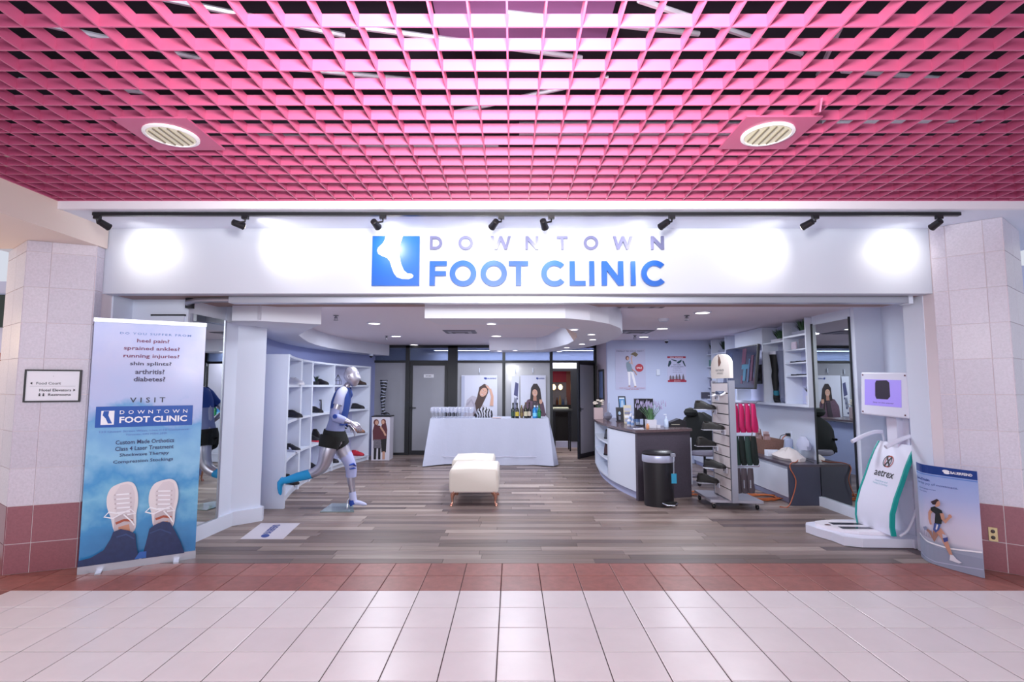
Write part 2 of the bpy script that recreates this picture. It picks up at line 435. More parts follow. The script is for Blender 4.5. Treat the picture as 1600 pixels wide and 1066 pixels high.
# right side
structure(G().box(4.12, 4.22, 6.96, 10.7, 0, 2.43).build('wall_right', white, loc=(4.15, 8, 0)))
g = G()
g.add([(3.97, 6.2, 0), (3.95, 6.96, 0), (4.2, 6.96, 0), (4.2, 6.2, 0), (3.97, 6.2, 2.43), (3.95, 6.96, 2.43), (4.2, 6.96, 2.43), (4.2, 6.2, 2.43)],
      [(0, 1, 5, 4), (1, 2, 6, 5), (2, 3, 7, 6), (3, 0, 4, 7), (4, 5, 6, 7), (0, 3, 2, 1)])
g.box(3.98, 4.42, 6.14, 6.2, 0, 2.43); g.box(4.30, 4.42, 4.9, 6.2, 0, 2.43)
structure(g.build('wall_right', white, loc=(4.1, 7, 0)))
g = G(); g.box(3.77, 4.42, 4.83, 5.08, 0, 2.35)
structure(g.build('wall_right', white, loc=(4.0, 5, 0)))
g = G(); mr0, mr1 = Vector((3.97, 6.2, 0)), Vector((3.95, 6.96, 0))
Mr = frameM(mr1, (mr0-mr1), (0, 0, 1))      # x towards the viewer, z to the shop
g.box(0, .77, 0, .115, 0, .045, M=Mr)
structure(g.build('baseboard_right', white, loc=(3.95, 6.5, 0)))
# poster wall and its return
structure(G().box(1.90, 4.22, 10.6, 10.7, 0, 2.43).build('wall_back', wallm, loc=(3, 10.6, 0)))
structure(G().box(1.90, 1.98, 10.7, 12.0, 0, 2.43).build('wall_right', mat('return_wall', '#c4b6c4', .6), loc=(1.94, 11.3, 0)))
# corridor behind the glazed front, with an internal window to the room beyond
cwm = mat('corridor_wall', '#b6b8d2', .6)
g = G(); g.box(-4.6, .80, 13.3, 13.4, 0, 2.43); g.box(1.62, 4.6, 13.3, 13.4, 0, 2.43); g.box(.80, 1.62, 13.3, 13.4, 0, .15); g.box(.80, 1.62, 13.3, 13.4, 1.95, 2.43)
g.box(-4.6, -4.5, 11.9, 15.2, 0, 2.43); g.box(2.2, 2.3, 12.0, 15.2, 0, 2.43); g.box(-4.6, 4.6, 15.1, 15.2, 0, 2.43)
structure(g.build('wall_back', cwm, loc=(0, 13.3, 0)))
g = G()
for a in ((.80, .85, .15, 1.95), (1.46, 1.62, .15, 1.95), (.85, 1.46, 1.88, 1.95)): g.box(a[0], a[1], 13.26, 13.3, a[2], a[3])
structure(g.build('window_1', frame_b, loc=(1.2, 13.28, .15)))
# ---- glazed partition at the back of the shop
GY = 11.9
def gx(u): return (u-800)/F*GY*.9985
frost = mat('frosted_film_glass', '#9b9ca6', .22, coat=.35, noise=(3, .06))
tglass = mat('transom_glass', '#8ea0c0', .06, trans=.75, ior=1.1)
mull = [(563.5, 567.5), (634, 640.5), (700, 715), (785, 789.5), (859, 863.5), (928, 932)]
g = G()
for a, b in mull: g.box(gx(a), gx(b), GY-.04, GY+.05, 0, 2.41)
g.box(gx(563), gx(932), GY-.04, GY+.05, 2.37, 2.43); g.box(gx(567), gx(928), GY-.035, GY+.045, 2.035, 2.085)
g.box(gx(567), gx(634), GY-.04, GY+.05, 0, .05); g.box(gx(715), gx(859), GY-.04, GY+.05, 0, .05)
pf = structure(g.build('window_2', frame_b, loc=(0, GY, 0)))
for i, (a, b) in enumerate(((567.5, 634), (715, 785), (789.5, 859))):
    G().box(gx(a), gx(b), GY-.006, GY+.006, .05, 2.035).build('pane', frost, pf)
for a, b in ((567.5, 634), (640.5, 700), (715, 785), (789.5, 859), (863.5, 928)):
    G().box(gx(a), gx(b), GY-.006, GY+.006, 2.085, 2.37).build('pane', tglass, pf)
# closed door on the left, open door on the right
def glass_door(name, w_, h_, M):
    st = .065
    g = G()
    g.box(0, st, 0, h_, 0, .045, M=M); g.box(w_-st, w_, 0, h_, 0, .045, M=M)
    g.box(st, w_-st, 0, .09, 0, .045, M=M); g.box(st, w_-st, h_-st, h_, 0, .045, M=M)
    d = structure(g.build(name, frame_b, loc=M @ Vector((0, 0, 0))))
    G().box(st, w_-st, .09, h_-st, .018, .028, M=M).build('pane', frost, d)
    h = G(); h.box(.02 if w_ > 0 else 0, .05, h_*.48, h_*.52, .045, .075, M=M); h.box(.02, .15, h_*.5, h_*.51, .06, .075, M=M)
    h.build('door_handle', black, d)
    return d
d2 = glass_door('door_2', gx(700)-gx(640.5)-.01, 2.03, frameM((gx(640.5)+.005, GY+.02, .006), (1, 0, 0), (0, 0, 1)))
pr = Print(planefn((gx(663), GY-.032, 1.70), (1, 0, 0), (0, 0, 1)))
pl8 = tag(G().box(gx(662.5), gx(678), GY-.03, GY-.005, 1.70, 1.775).build('door_plate', mat('sign_white', '#eeeef6', .5)), 'small white name plate with dark print on the left glass door', 'sign')
pr.text('ROOM 1', .04, .17, .025, .05, inks('dark', '#33343c'), .02); pr.build('lettering', pl8)
hx = gx(927.5)
glass_door('door_3', .80, 2.03, frameM((hx-.46, GY-.66, .006), (.57, .82, 0), (0, 0, 1)))

# ---- dropped soffits
SZ = 2.19
def soffit(name, outer, inner, label=None, slope=.0):
    pass
# left crescent over the shoe shelving
inn = [(-2.62, 5.46), (-2.09, 5.78), (-2.45, 6.35), (-2.83, 7.02)]+[(-3.25+.082*(y-9.35)**2, y) for y in (7.5, 8.1, 8.7, 9.35, 10.0, 10.6, 11.2, 11.84)]
poly = inn+[(-4.1, 11.84), (-4.1, 6.3), (-2.9, 6.15), (-2.9, 5.46)]
g = G(); g.prism(poly, SZ, CZ+.01)
structure(g.build('trim_3', soff, loc=(-3, 8, SZ)))
# the column block that carries its front face
structure(G().prism([(-3.14, 5.72), (-2.60, 5.44), (-2.60, 5.9), (-3.14, 6.1)], SZ+.01, CZ).build('trim_4', soff, loc=(-2.9, 5.8, SZ)))
# central C-shaped soffit: curved ring with sloping tan inner reveal
out = [(-.87, 5.25), (.53, 5.25), (.80, 5.42), (1.05, 5.72), (1.26, 6.15), (1.41, 6.75), (1.48, 7.5), (1.46, 8.3), (1.34, 9.1), (1.12, 9.8), (.86, 10.3), (.62, 10.6), (-.43, 10.6)]
inner = [(-.80, 5.80), (.30, 5.80), (.50, 5.98), (.68, 6.30), (.82, 6.75), (.90, 7.3), (.92, 7.9), (.90, 8.5), (.82, 9.0), (.70, 9.5), (.60, 9.8), (.46, 10.0), (-.43, 10.0)]
shr = [(-.80, 6.05), (.22, 6.05), (.38, 6.2), (.54, 6.48), (.66, 6.9), (.74, 7.4), (.76, 7.9), (.74, 8.4), (.70, 9.0), (.66, 9.45), (.58, 9.8), (.46, 10.0), (-.43, 10.0)]
g = G(); n = len(out)
vs = [(p[0], p[1], SZ) for p in out]+[(p[0], p[1], CZ+.01) for p in out]+[(p[0], p[1], SZ) for p in inner]+[(p[0], p[1], CZ+.01) for p in shr]
fs = []; mi = []
for i in range(n-1):
    g.add([vs[i], vs[i+1], vs[n+i+1], vs[n+i]], [(0, 1, 2, 3)])
    g.add([vs[i], vs[i+1], vs[2*n+i+1], vs[2*n+i]], [(3, 2, 1, 0)])
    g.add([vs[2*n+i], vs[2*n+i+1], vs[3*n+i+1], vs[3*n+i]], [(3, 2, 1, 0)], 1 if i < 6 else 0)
g.add([vs[0], vs[n], vs[3*n], vs[2*n]], [(0, 1, 2, 3)]); g.add([vs[n-1], vs[2*n-1], vs[4*n-1], vs[3*n-1]], [(3, 2, 1, 0)])
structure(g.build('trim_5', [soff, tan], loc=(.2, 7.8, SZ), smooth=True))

# ---- ceiling fittings of the shop
lampm = mat('downlight_glow', '#fff4ee', .5, emit=5)
def downlight(u, v, z, r, label):
    p = PF(u, v, z)
    t = root('downlight', label, 'light', (p.x, p.y, z-.012), 'recessed downlights of the shop')
    G().lathe([(r*1.25, z), (r*1.25, z-.008), (r, z-.012), (r, z-.004)], (p.x, p.y, 0), 20).build('trim_ring', white, t, smooth=True)
    G().lathe([(r*.95, z-.004), (r*.95, z-.009)], (p.x, p.y, 0), 20).build('lens', lampm, t)
for a in ((585, 505, 'ceiling downlight nearest the front, left of the central soffit'), (619, 525, 'ceiling downlight in the middle of the left row'), (647, 538.5, 'ceiling downlight of the left row closest to the glass wall'),
          (775.6, 524.6, 'ceiling downlight inside the ring of the central soffit'), (1097.6, 488, 'ceiling downlight on the right nearest the mall'), (1035, 513, 'ceiling downlight on the right beside the smoke detector'),
          (1006, 526, 'ceiling downlight on the right nearest the poster wall')):
    downlight(a[0], a[1], CZ, .085, a[2])
for a in ((768, 505, 'small soffit spot in the straight front of the central soffit'), (897, 514, 'small soffit spot at the front right bend of the central soffit'), (924, 522, 'small soffit spot nearest the outer edge of the central soffit'),
          (926, 530, 'small soffit spot just behind the outermost one'), (909.5, 537, 'small soffit spot on the rear right bend of the central soffit'), (885.5, 542.6, 'small soffit spot left of the rear right bend'),
          (874, 548.6, 'small soffit spot near the open glass door'), (805, 547, 'bright small soffit spot above the bottles'), (780.5, 548, 'small soffit spot left of the bright one above the table')):
    downlight(a[0], a[1], SZ, .05, a[2])
def vent(u, v, wx, wy, label):
    p = PF(u, v, CZ); t = root('ceiling_vent', label, 'vent', (p.x, p.y, CZ-.03))
    g = G()
    for k in range(4):
        a = 1-k*.22; g.loft([[(p.x-wx*a, p.y-wy*a, CZ-k*.006), (p.x+wx*a, p.y-wy*a, CZ-k*.006), (p.x+wx*a, p.y+wy*a, CZ-k*.006), (p.x-wx*a, p.y+wy*a, CZ-k*.006)],
                             [(p.x-wx*(a-.1), p.y-wy*(a-.1), CZ-.012-k*.006), (p.x+wx*(a-.1), p.y-wy*(a-.1), CZ-.012-k*.006), (p.x+wx*(a-.1), p.y+wy*(a-.1), CZ-.012-k*.006), (p.x-wx*(a-.1), p.y+wy*(a-.1), CZ-.012-k*.006)]], k % 2)
    g.build('louvre', [mat('vent_grey', '#6d6a78', .6), mat('vent_light', '#a7a3b2', .6)], t)
vent(719, 518.5, .27, .27, 'square ceiling vent seen through the opening of the central soffit')
vent(1004, 476.5, .30, .20, 'large ceiling vent just behind the header on the right')
vent(993, 518.5, .27, .27, 'ceiling vent on the right near the poster wall')
def sprinkler(u, v, label):
    p = PF(u, v-6, CZ); g = G()
    g.lathe([(.035, CZ), (.035, CZ-.006), (.012, CZ-.01), (.012, CZ-.035), (.004, CZ-.04), (.004, CZ-.06), (.03, CZ-.062), (.03, CZ-.066)], (p.x, p.y, 0), 12)
    g.box(p.x-.022, p.x-.016, p.y-.004, p.y+.004, CZ-.06, CZ-.02); g.box(p.x+.016, p.x+.022, p.y-.004, p.y+.004, CZ-.06, CZ-.02)
    tag(g.build('fire_sprinkler', mat('dull_steel', '#77757f', .4, .6)), label, 'sprinkler')
sprinkler(525, 499, 'fire sprinkler in the ceiling right of the left soffit front'); sprinkler(604, 531, 'fire sprinkler above the left glass pane')
sprinkler(1073, 499, 'fire sprinkler in the ceiling above the reception area'); sprinkler(992, 530, 'fire sprinkler above the white dancer poster')
def camera_dome(p, label):
    t = root('security_camera', label, 'camera', p)
    G().lathe([(.045, p.z), (.045, p.z-.03), (.04, p.z-.035)], (p.x, p.y, 0), 14).build('mount', white, t, smooth=True)
    G().lathe([(.036, p.z-.035), (.034, p.z-.05), (.022, p.z-.068), (.004, p.z-.075)], (p.x, p.y, 0), 14).build('dome', blackp, t, smooth=True)
camera_dome(Vector((-3.0, 11.3, SZ)), 'dark dome security camera under the left curved soffit')
camera_dome(Vector((3.05, 10.45, CZ)), 'dark dome security camera above the shoe sale poster')
p = PF(1037, 498, CZ)
tag(G().lathe([(.07, CZ), (.07, CZ-.02), (.055, CZ-.04), (.02, CZ-.045)], (p.x, p.y, 0), 18).build('smoke_detector', white, smooth=True), 'round white smoke detector on the right part of the ceiling', 'detector')

# ---- sliding door rail under the header
t = root('sliding_door_rail', 'long silver sliding door rail running under the sign fascia', 'rail', (0, 4.90, 2.30))
rz = 2.285
g = G(); g.box(-2.62, 3.70, 4.86, 4.96, rz, rz+.062); g.build('track', alu, t)
g = G(); g.tube([(-2.62, 4.91, rz+.035), (-2.8, 4.915, rz+.035), (-2.95, 4.93, rz+.032), (-3.05, 4.96, rz+.02), (-3.08, 5.02, rz)], .03, 8, flat=.8); g.build('curved_end', alu, t, smooth=True)
G().box(-3.1, -3.04, 4.99, 5.04, rz-.03, rz+.07).build('bracket', frame_b, t)
G().box(3.66, 3.70, 4.85, 4.97, rz-.01, rz+.066).build('end_cap', white, t)
# closet door outlines in the left front wall
d = structure(G().box(-3.46, -3.15, 5.066, 5.08, .02, 2.19).build('door_4', white, loc=(-3.3, 5.07, .02)))
G().box(-3.47, -3.14, 5.062, 5.08, 2.19, 2.205).build('reveal', frame_b, d)

# ---- mirrors
Mm = Mw
t = root('wall_mirror', 'tall mirror on the left side wall reflecting the running mannequin', 'mirror', Mw @ Vector((.3, .15, 0)))
G().box(.04, .56, .15, 2.22, 0, .012, M=Mw).build('glass', mirror, t)
g = G(); g.box(.56, .585, .15, 2.22, 0, .02, M=Mw); g.box(.015, .04, .15, 2.22, 0, .02, M=Mw); g.build('edge_strip', alu, t)
t = root('wall_mirror', 'tall mirror on the right side wall reflecting the office chair and a poster', 'mirror', Mr @ Vector((.38, .12, 0)))
G().box(.02, .75, .12, 2.31, 0, .012, M=Mr).build('glass', mirror, t)
g = G(); g.box(0, .02, .12, 2.33, 0, .02, M=Mr); g.box(.75, .765, .12, 2.33, 0, .02, M=Mr); g.build('edge_strip', frame_b, t)

# ================================================================== OPEN-CELL CEILING OF THE MALL
pink = mat('pink_grid_paint', '#be567e', .42, spec=1.0)
GZ = 3.0; GC = .154; BH = .055; bt = .008
cg = structure(G().box(-3.645, 5.6, 4.146, 4.155, GZ-.002, GZ+.06).build('ceiling', pink, loc=(0, 4.15, GZ)))
gy0, gy1 = .45, 4.146
def blade(lx, ly, name):
    g = G(); g.box(-lx/2, lx/2, -ly/2, ly/2, 0, BH); me = bpy.data.meshes.new(name)
    me.from_pydata([tuple(p) for p in g.v], [], g.f); me.materials.append(pink); return me
ml = blade(bt, gy1-gy0, 'long_blade')
off = WL[cg.name]
G().box(-3.645, -3.632, .45, 4.15, GZ-.003, GZ+.06).build('edge_strip', pink, cg)
x = -.02-23*GC
while x < 5.55:
    if x > -3.64: inst('long_blade', ml, cg, Vector((x, (gy0+gy1)/2, GZ))-off)
    x += GC
mx_ = blade(5.6+3.64, bt, 'cross_blade'); k = 0; y = 4.085
while y > gy0:
    inst('cross_blade', mx_, cg, Vector(((5.6-3.64)/2, y, GZ+.001+random.uniform(-.001, .001)))-off); y -= GC
# the bent blade tip hanging down on the right
p = PY(1243, 123, 2.9)
G().add([(p.x-.02, 2.62, GZ), (p.x+.02, 2.78, GZ), (p.x-.01, 2.66, GZ-.055), (p.x-.026, 2.63, GZ), (p.x+.014, 2.79, GZ), (p.x-.016, 2.665, GZ-.055)], [(0, 1, 2), (3, 5, 4), (0, 2, 5, 3), (1, 4, 5, 2), (0, 3, 4, 1)]).build('bent_blade_end', pink, cg)
# recessed mall downlights in solid panels
reflm = mat('lamp_reflector', '#e6dfc4', .3, .3, emit=.22)
def mall_light(u, v, w_, label):
    p = PF(u, v, GZ-.004)
    cx = round((p.x+.02)/GC)*GC-.02; 
    t = root('mall_downlight', label, 'light', (p.x, p.y, GZ-.02), 'recessed mall downlights in the pink grid')
    G().box(p.x-.21, p.x+.21, p.y-.20, p.y+.20, GZ-.006, GZ+.004).build('panel', pink, t)
    r = .125
    G().lathe([(r+.022, GZ-.006), (r+.022, GZ-.014), (r+.004, GZ-.018), (r, GZ-.010)], (p.x, p.y, 0), 28).build('trim_ring', mat('ring_white', '#f3f0f4', .4), t, smooth=True)
    g = G(); 
    vs = []; prof = [(r, GZ-.014), (r*.86, GZ-.009), (r*.6, GZ-.007), (.002, GZ-.0065)]
    g.lathe(prof, (p.x, p.y, 0), 28); g.build('reflector', reflm, t, smooth=True)
    g = G()
    for k in range(-2, 3):
        hw = math.sqrt(max(0, (r*.9)**2-(k*.042)**2)); g.box(p.x+k*.042-.0035, p.x+k*.042+.0035, p.y-hw, p.y+hw, GZ-.02, GZ-.012)
    g.build('louvre', mat('lamp_louvre', '#8f8672', .3, .5), t)
    lamp('SPOT', (p.x, p.y, GZ-.05), 40, (1, .93, .8), aim=(p.x, p.y, 0), spot_size=2.2, spot_blend=1, shadow_soft_size=.1)
mall_light(268, 211, 0, 'round mall downlight in the pink grid ceiling on the left')
mall_light(1199, 209, 0, 'round mall downlight in the pink grid ceiling on the right')
# services in the plenum
grey = mat('galvanised', '#c5c8d6', .45, .3)
t = root('ceiling_duct', 'long galvanised services channel above the pink grid', 'duct', (0, 2.3, 3.35))
G().box(-5.0, 5.4, 2.22, 2.34, 3.36, 3.44).build('channel', grey, t)
for i in range(14): G().tube([(-4.6+i*.72, 2.28, 3.44), (-4.6+i*.72, 2.28, 4.05)], .006, 5).build('hanger', grey, t)
tag(G().box(-.42, .55, 2.4, 3.0, 3.55, 3.75).build('junction_duct', mat('mauve_duct', '#8a5a8c', .6)), 'mauve square duct box above the centre of the grid', 'duct')
rr = random.Random(3)
for i, (x, y, a, L) in enumerate(((-2.0, 2.7, .7, .8), (-1.4, 2.5, .5, 1.1), (-.9, 3.0, .4, .9), (-.2, 2.75, .35, 1.3), (.5, 2.6, .3, 1.1), (1.1, 2.55, .5, 1.2), (1.7, 2.7, 1.2, .7), (2.4, 3.1, .3, 1), (-2.6, 3.1, .6, .6), (.1, 3.2, -.2, 1.0), (3.0, 2.7, .9, .8), (-3.0, 2.4, 1.2, .5))):
    c, s = cos(a)*L/2, sin(a)*L/2; z = 3.25+.12*rr.random()
    tag(G().tube([(x-c, y-s, z), (x+c, y+s, z+.12)], .014, 6).build('hanger_strut', grey, smooth=True), 'thin galvanised strut lying slantwise above the pink grid', 'strut', 'struts above the pink grid')
for i, (x, y, r, a) in enumerate(((.95, 3.55, .045, 0), (-1.0, 3.75, .04, .05), (3.0, 3.4, .03, -.1))):
    c, s = cos(a)*.9, sin(a)*.9
    tag(G().tube([(x-c, y-s, 3.3), (x+c, y+s, 3.3)], r, 10).build('service_pipe', grey, smooth=True), ['thick grey pipe above the grid right of its centre', 'grey pipe above the grid left of its centre', 'thin grey pipe above the right part of the grid'][i], 'pipe')

# ================================================================== SHOP SIGN
FY = 4.71
def fxz(u, v):
    p = PY(u, v, FY-.03); return p.x, p.z
sign = root('shop_sign', 'raised blue and silver shop lettering with a foot emblem on the white fascia', 'sign', (.1, FY, 2.45))
blue = mat('sign_blue', '#0f5cbc', .35, coat=.2); silver = mat('sign_silver', '#6e7098', .4, .1)
def zv(v): return fxz(800, v)[1]
def uv1(x, y): return (540+x*.3375, 320+y*.3375)      # close-up pixel to photo pixel
def arcpts(cx, cy, r, a0, a1, n=24): return [(cx+r*cos(a0+(a1-a0)*i/n), cy+r*sin(a0+(a1-a0)*i/n)) for i in range(n+1)]
def glyph(ch, w_, t):
    """list of simple polygons in a w_ x 1 box (cap height 1), stroke t"""
    if ch == 'F': return [[(0, 0), (t, 0), (t, .40), (w_*.95, .40), (w_*.95, .40+t*.9), (t, .40+t*.9), (t, 1-t*.9), (w_, 1-t*.9), (w_, 1), (0, 1)]]
    if ch == 'L': return [[(0, 0), (w_, 0), (w_, t*.9), (t, t*.9), (t, 1), (0, 1)]]
    if ch == 'I': return [[(0, 0), (w_, 0), (w_, 1), (0, 1)]]
    if ch == 'T': a = (w_-t)/2; return [[(a, 0), (a+t, 0), (a+t, 1-t*.9), (w_, 1-t*.9), (w_, 1), (0, 1), (0, 1-t*.9), (a, 1-t*.9)]]
    if ch == 'N': return [[(0, 0), (t, 0), (t, .62), (w_-t, 0), (w_, 0), (w_, 1), (w_-t, 1), (w_-t, .38), (t, 1), (0, 1)]]
    if ch == 'W':
        a = t*1.1; q = w_/4
        return [[(0, 1), (q-a*.4, 0), (q+a*.5, 0), (2*q, .62), (3*q-a*.5, 0), (3*q+a*.4, 0), (w_, 1), (w_-a, 1), (3*q, .34), (2*q+a*.45, 1), (2*q-a*.45, 1), (q, .34), (a, 1)]]
    if ch in 'OC':
        a0, a1 = (0, 2*pi) if ch == 'O' else (math.radians(42), math.radians(318)); R = .53; r = R-t
        sx = w_/(2*R) if ch == 'O' else w_/(R*(1+cos(math.radians(42))))
        o = arcpts(0, 0, R, a0, a1, 40); i_ = arcpts(0, 0, r, a0, a1, 40); out = []
        f = lambda p: ((p[0]+R)*sx, p[1]+.5)
        return [('strip', [f(p) for p in o], [f(p) for p in i_], ch == 'O')]
    if ch == 'D':
        o = [(0, 0)]+[(w_-.5+.5*cos(a)*1, .5+.5*sin(a)) for a in [-pi/2+pi*i/24 for i in range(25)]]+[(0, 1)]
        i_ = [(t, t)]+[(w_-.5+(.5-t)*cos(a), .5+(.5-t)*sin(a)) for a in [-pi/2+pi*i/24 for i in range(25)]]+[(t, 1-t)]
        return [('strip', o+[o[0]], i_+[i_[0]], True)]
def letter(ch, x0, x1, y0, y1, t, m, depth):
    (X0, Z1), (X1, Z0) = fxz(*uv1(x0, y0)), fxz(*uv1(x1, y1)); h = Z1-Z0; w_ = (X1-X0)/h
    g = G(); M = Matrix.Translation((X0, FY-.018, Z0)) @ Matrix.Rotation(pi/2, 4, 'X') @ Matrix.Scale(h, 4)
    d = depth/h
    for pl_ in glyph(ch, w_, t):
        if pl_[0] == 'strip':
            _, o, i_, closed = pl_; k = len(o)
            vs = [(p[0], p[1], 0) for p in o]+[(p[0], p[1], 0) for p in i_]+[(p[0], p[1], d) for p in o]+[(p[0], p[1], d) for p in i_]
            fs = []
            for j in range(k-1):
                fs += [(2*k+j, 2*k+j+1, 3*k+j+1, 3*k+j), (j, k+j, k+j+1, j+1), (j, j+1, 2*k+j+1, 2*k+j), (k+j, 3*k+j, 3*k+j+1, k+j+1)]
            if not closed: fs += [(0, 2*k, 3*k, k), (k-1, 2*k-1, 4*k-1, 3*k-1)]
            g.add([M @ Vector(p) for p in vs], fs)
        else: g.prism(pl_, 0, d, M=M)
    return g.build('letter', m, sign, fixn=True)
for ch, a, b in (('F', 390, 468), ('O', 483, 605), ('O', 625, 747), ('T', 755, 846), ('C', 905, 1013), ('L', 1036, 1111), ('I', 1127, 1152), ('N', 1184, 1287), ('I', 1319, 1343), ('C', 1367, 1477)):
    letter(ch, a, b, 262, 375, .215, blue, .022)
for ch, a, b in (('D', 391, 447), ('O', 523, 590), ('W', 672, 765), ('N', 833, 893), ('T', 977, 1028), ('O', 1102, 1170), ('W', 1238, 1330), ('N', 1413, 1474)):
    letter(ch, a, b, 146, 207, .2, silver, .018)
(X0, Z1), (X1, Z0) = fxz(*uv1(125, 145)), fxz(*uv1(339, 375))
G().box(X0, X1, FY-.03, FY-.004, Z0, Z1).build('emblem_panel', blue, sign)
def lp(x, y): p = fxz(*uv1(x, y)); return (p[0], p[1])
foot = [(185, 145), (181, 165), (170, 182), (152, 198), (146, 212), (152, 228), (170, 238), (192, 246), (205, 262), (214, 290), (224, 318), (238, 336), (262, 344), (292, 345), (310, 338), (314, 328), (306, 320), (286, 318), (270, 304), (258, 276), (250, 240), (250, 205), (256, 175), (266, 145)]
G().prism([(lambda q: (q[0], q[1]))(lp(*f)) for f in foot], 0, .004, M=Matrix.Translation((0, FY-.030, 0)) @ Matrix.Rotation(pi/2, 4, 'X')).build('foot_emblem', mat('emblem_white', '#f0f0f8', .4), sign)

# ---- light track with eight heads
trk = root('light_track', 'long black light track under the white soffit above the sign', 'track light', (.12, 4.28, 2.92))
TY = 4.265
G().box(-3.44, 3.68, TY-.018, TY+.018, 2.912, 2.938).build('rail', black, trk)
spots = [(162, 346, .40, 'leftmost black track spotlight above the left pillar'), (372, 345, .42, 'second black track spotlight from the left'), (587, 345, .17, 'black track spotlight above the blue foot emblem'),
         (772, 345, -.2, 'black track spotlight above the silver letter W in the middle'), (850, 346, .10, 'black track spotlight right of the middle one'), (1038, 345, -.25, 'black track spotlight at the end of the lettering'),
         (1262, 343, -.42, 'second black track spotlight from the right'), (1463, 345, -.42, 'rightmost black track spotlight above the right pillar')]
aims = [(236, 395), (460, 383), (620, 392), (735, 400), (868, 410), (975, 395), (1180, 396), (1398, 398)]
for (u, v, dx, lab), (au, av) in zip(spots, aims):
    p = PY(u, v, 4.27); x = p.x + (-.05 if u < 300 else .06 if u < 1400 else .02); x = min(x, 3.6)
    t = root('track_spotlight', lab, 'spotlight', (x, TY, 2.8), 'spotlights on the black track')
    G().box(x-.025, x+.025, TY-.016, TY+.016, 2.885, 2.912).build('adapter', black, t)
    hc = Vector((p.x, TY+.01, 2.845)); tgt = Vector((PY(au, av, FY).x, FY, PY(au, av, FY).z)); d = (tgt-hc).normalized()
    G().tube([(x, TY, 2.885), (x, TY, 2.865), tuple(hc+Vector((0, -.03, 0)))], .008, 6).build('arm', black, t, smooth=True)
    a, b = hc-d*.045, hc+d*.045
    G().tube([a-d*.006, a, a+d*.03, b-d*.01, b], [.016, .026, .028, .030, .032], 14).build('head', black, t, smooth=True)
    G().tube([b, b+d*.004], .026, 12).build('bulb_face', mat('bulb', '#fff6e6', .4, emit=6), t)
    lamp('SPOT', tuple(b+d*.012), 11, (1, .95, .86), aim=tuple(tgt), spot_size=math.radians(105), spot_blend=1, shadow_soft_size=.02)
# short stub track at the left end
# ---- wayfinding sign on the left pillar
pa, pb = Vector((-4.10, 4.415, 0)), Vector((-3.66, 4.60, 0)); R = (pb-pa).normalized()
def on_face(u, v):
    a, b, c = ray(u, v); d = Vector((a, b)); # intersect with the face line
    nx, ny = R.y, -R.x; k = (pa.x*nx+pa.y*ny)/(d.x*nx+d.y*ny); q = Vector((d.x*k, d.y*k)); return (q-pa.xy).dot(R.xy), H+c*k
s0, z1 = on_face(41, 577.5); s1, z0 = on_face(126, 628)
Mf = frameM(pa, R, (0, 0, 1))
t = root('direction_sign', 'black-framed white sign on the left pillar pointing to food court, elevators and restrooms', 'sign', Mf @ Vector(((s0+s1)/2, z0, .01)))
ww, hh = s1-s0, z1-z0
g = G(); f = .012
for a in ((s0, s1, z0, z0+f), (s0, s1, z1-f, z1), (s0, s0+f, z0+f, z1-f), (s1-f, s1, z0+f, z1-f)): g.box(a[0], a[1], a[2], a[3], .007, .026, M=Mf)
g.build('frame', black, t)
G().box(s0+f, s1-f, z0+f, z1-f, .008, .018, M=Mf).build('board', mat('sign_white', '#eeeef6', .5), t)
pr = Print(planefn(Mf @ Vector((s0, z0, .018)), R, (0, 0, 1))); ik = inks('black', '#1c1b22')
pr.text('Food Court', ww*.21, ww*.64, hh*.54, hh*.62, ik, .012); pr.poly([(ww*.10, hh*.58), (ww*.14, hh*.62), (ww*.14, hh*.54)], ik)
pr.rect(ww*.10, ww*.9, hh*.485, hh*.49, ik)
pr.text('Hotel Elevators', ww*.27, ww*.83, hh*.33, hh*.41, ik, .012); pr.poly([(ww*.91, hh*.37), (ww*.87, hh*.41), (ww*.87, hh*.33)], ik)
pr.text('Restrooms', ww*.43, ww*.83, hh*.19, hh*.265, ik, .012)
for dx in (.28, .35): pr.ell(ww*dx, hh*.262, ww*.011, ww*.011, ik); pr.rect(ww*(dx-.014), ww*(dx+.014), hh*.185, hh*.243, ik)
pr.text('i', ww*.50, ww*.51, hh*.78, hh*.82, inks('faint', '#b8b8c4')); pr.build('lettering', t)
# electrical outlet on the right pillar
qa = Vector((3.85, 4.63, 0)); qb = Vector((4.13, 4.38, 0)); R2 = (qb-qa).normalized(); Mq = frameM(qa, R2, (0, 0, 1))
def on_face2(u, v):
    a, b, c = ray(u, v); nx, ny = R2.y, -R2.x; k = (qa.x*nx+qa.y*ny)/(a*nx+b*ny); q = Vector((a*k, b*k)); return (q-qa.xy).dot(R2.xy), H+c*k
s0, z1 = on_face2(1543.5, 823); s1, z0 = on_face2(1560, 847)
t = root('wall_outlet', 'brass plate with two dark sockets low on the right pillar', 'outlet', Mq @ Vector(((s0+s1)/2, z0, .01)))
G().box(s0, s1, z0, z1, .006, .012, M=Mq).build('plate', mat('brass', '#c9b48a', .3, .6), t, bevel=.002)
for k in (.28, .72):
    zc = z0+(z1-z0)*k; g = G(); g.lathe([(.014, .012), (.014, .017), (.011, .018)], (0, 0, 0), 14, M=None)
    g.v = [Mq @ Vector(((s0+s1)/2+p.x, zc+p.y*1.1, p.z)) for p in g.v]; g.build('socket', mat('socket_brown', '#3a2c2a', .4), t, smooth=True)
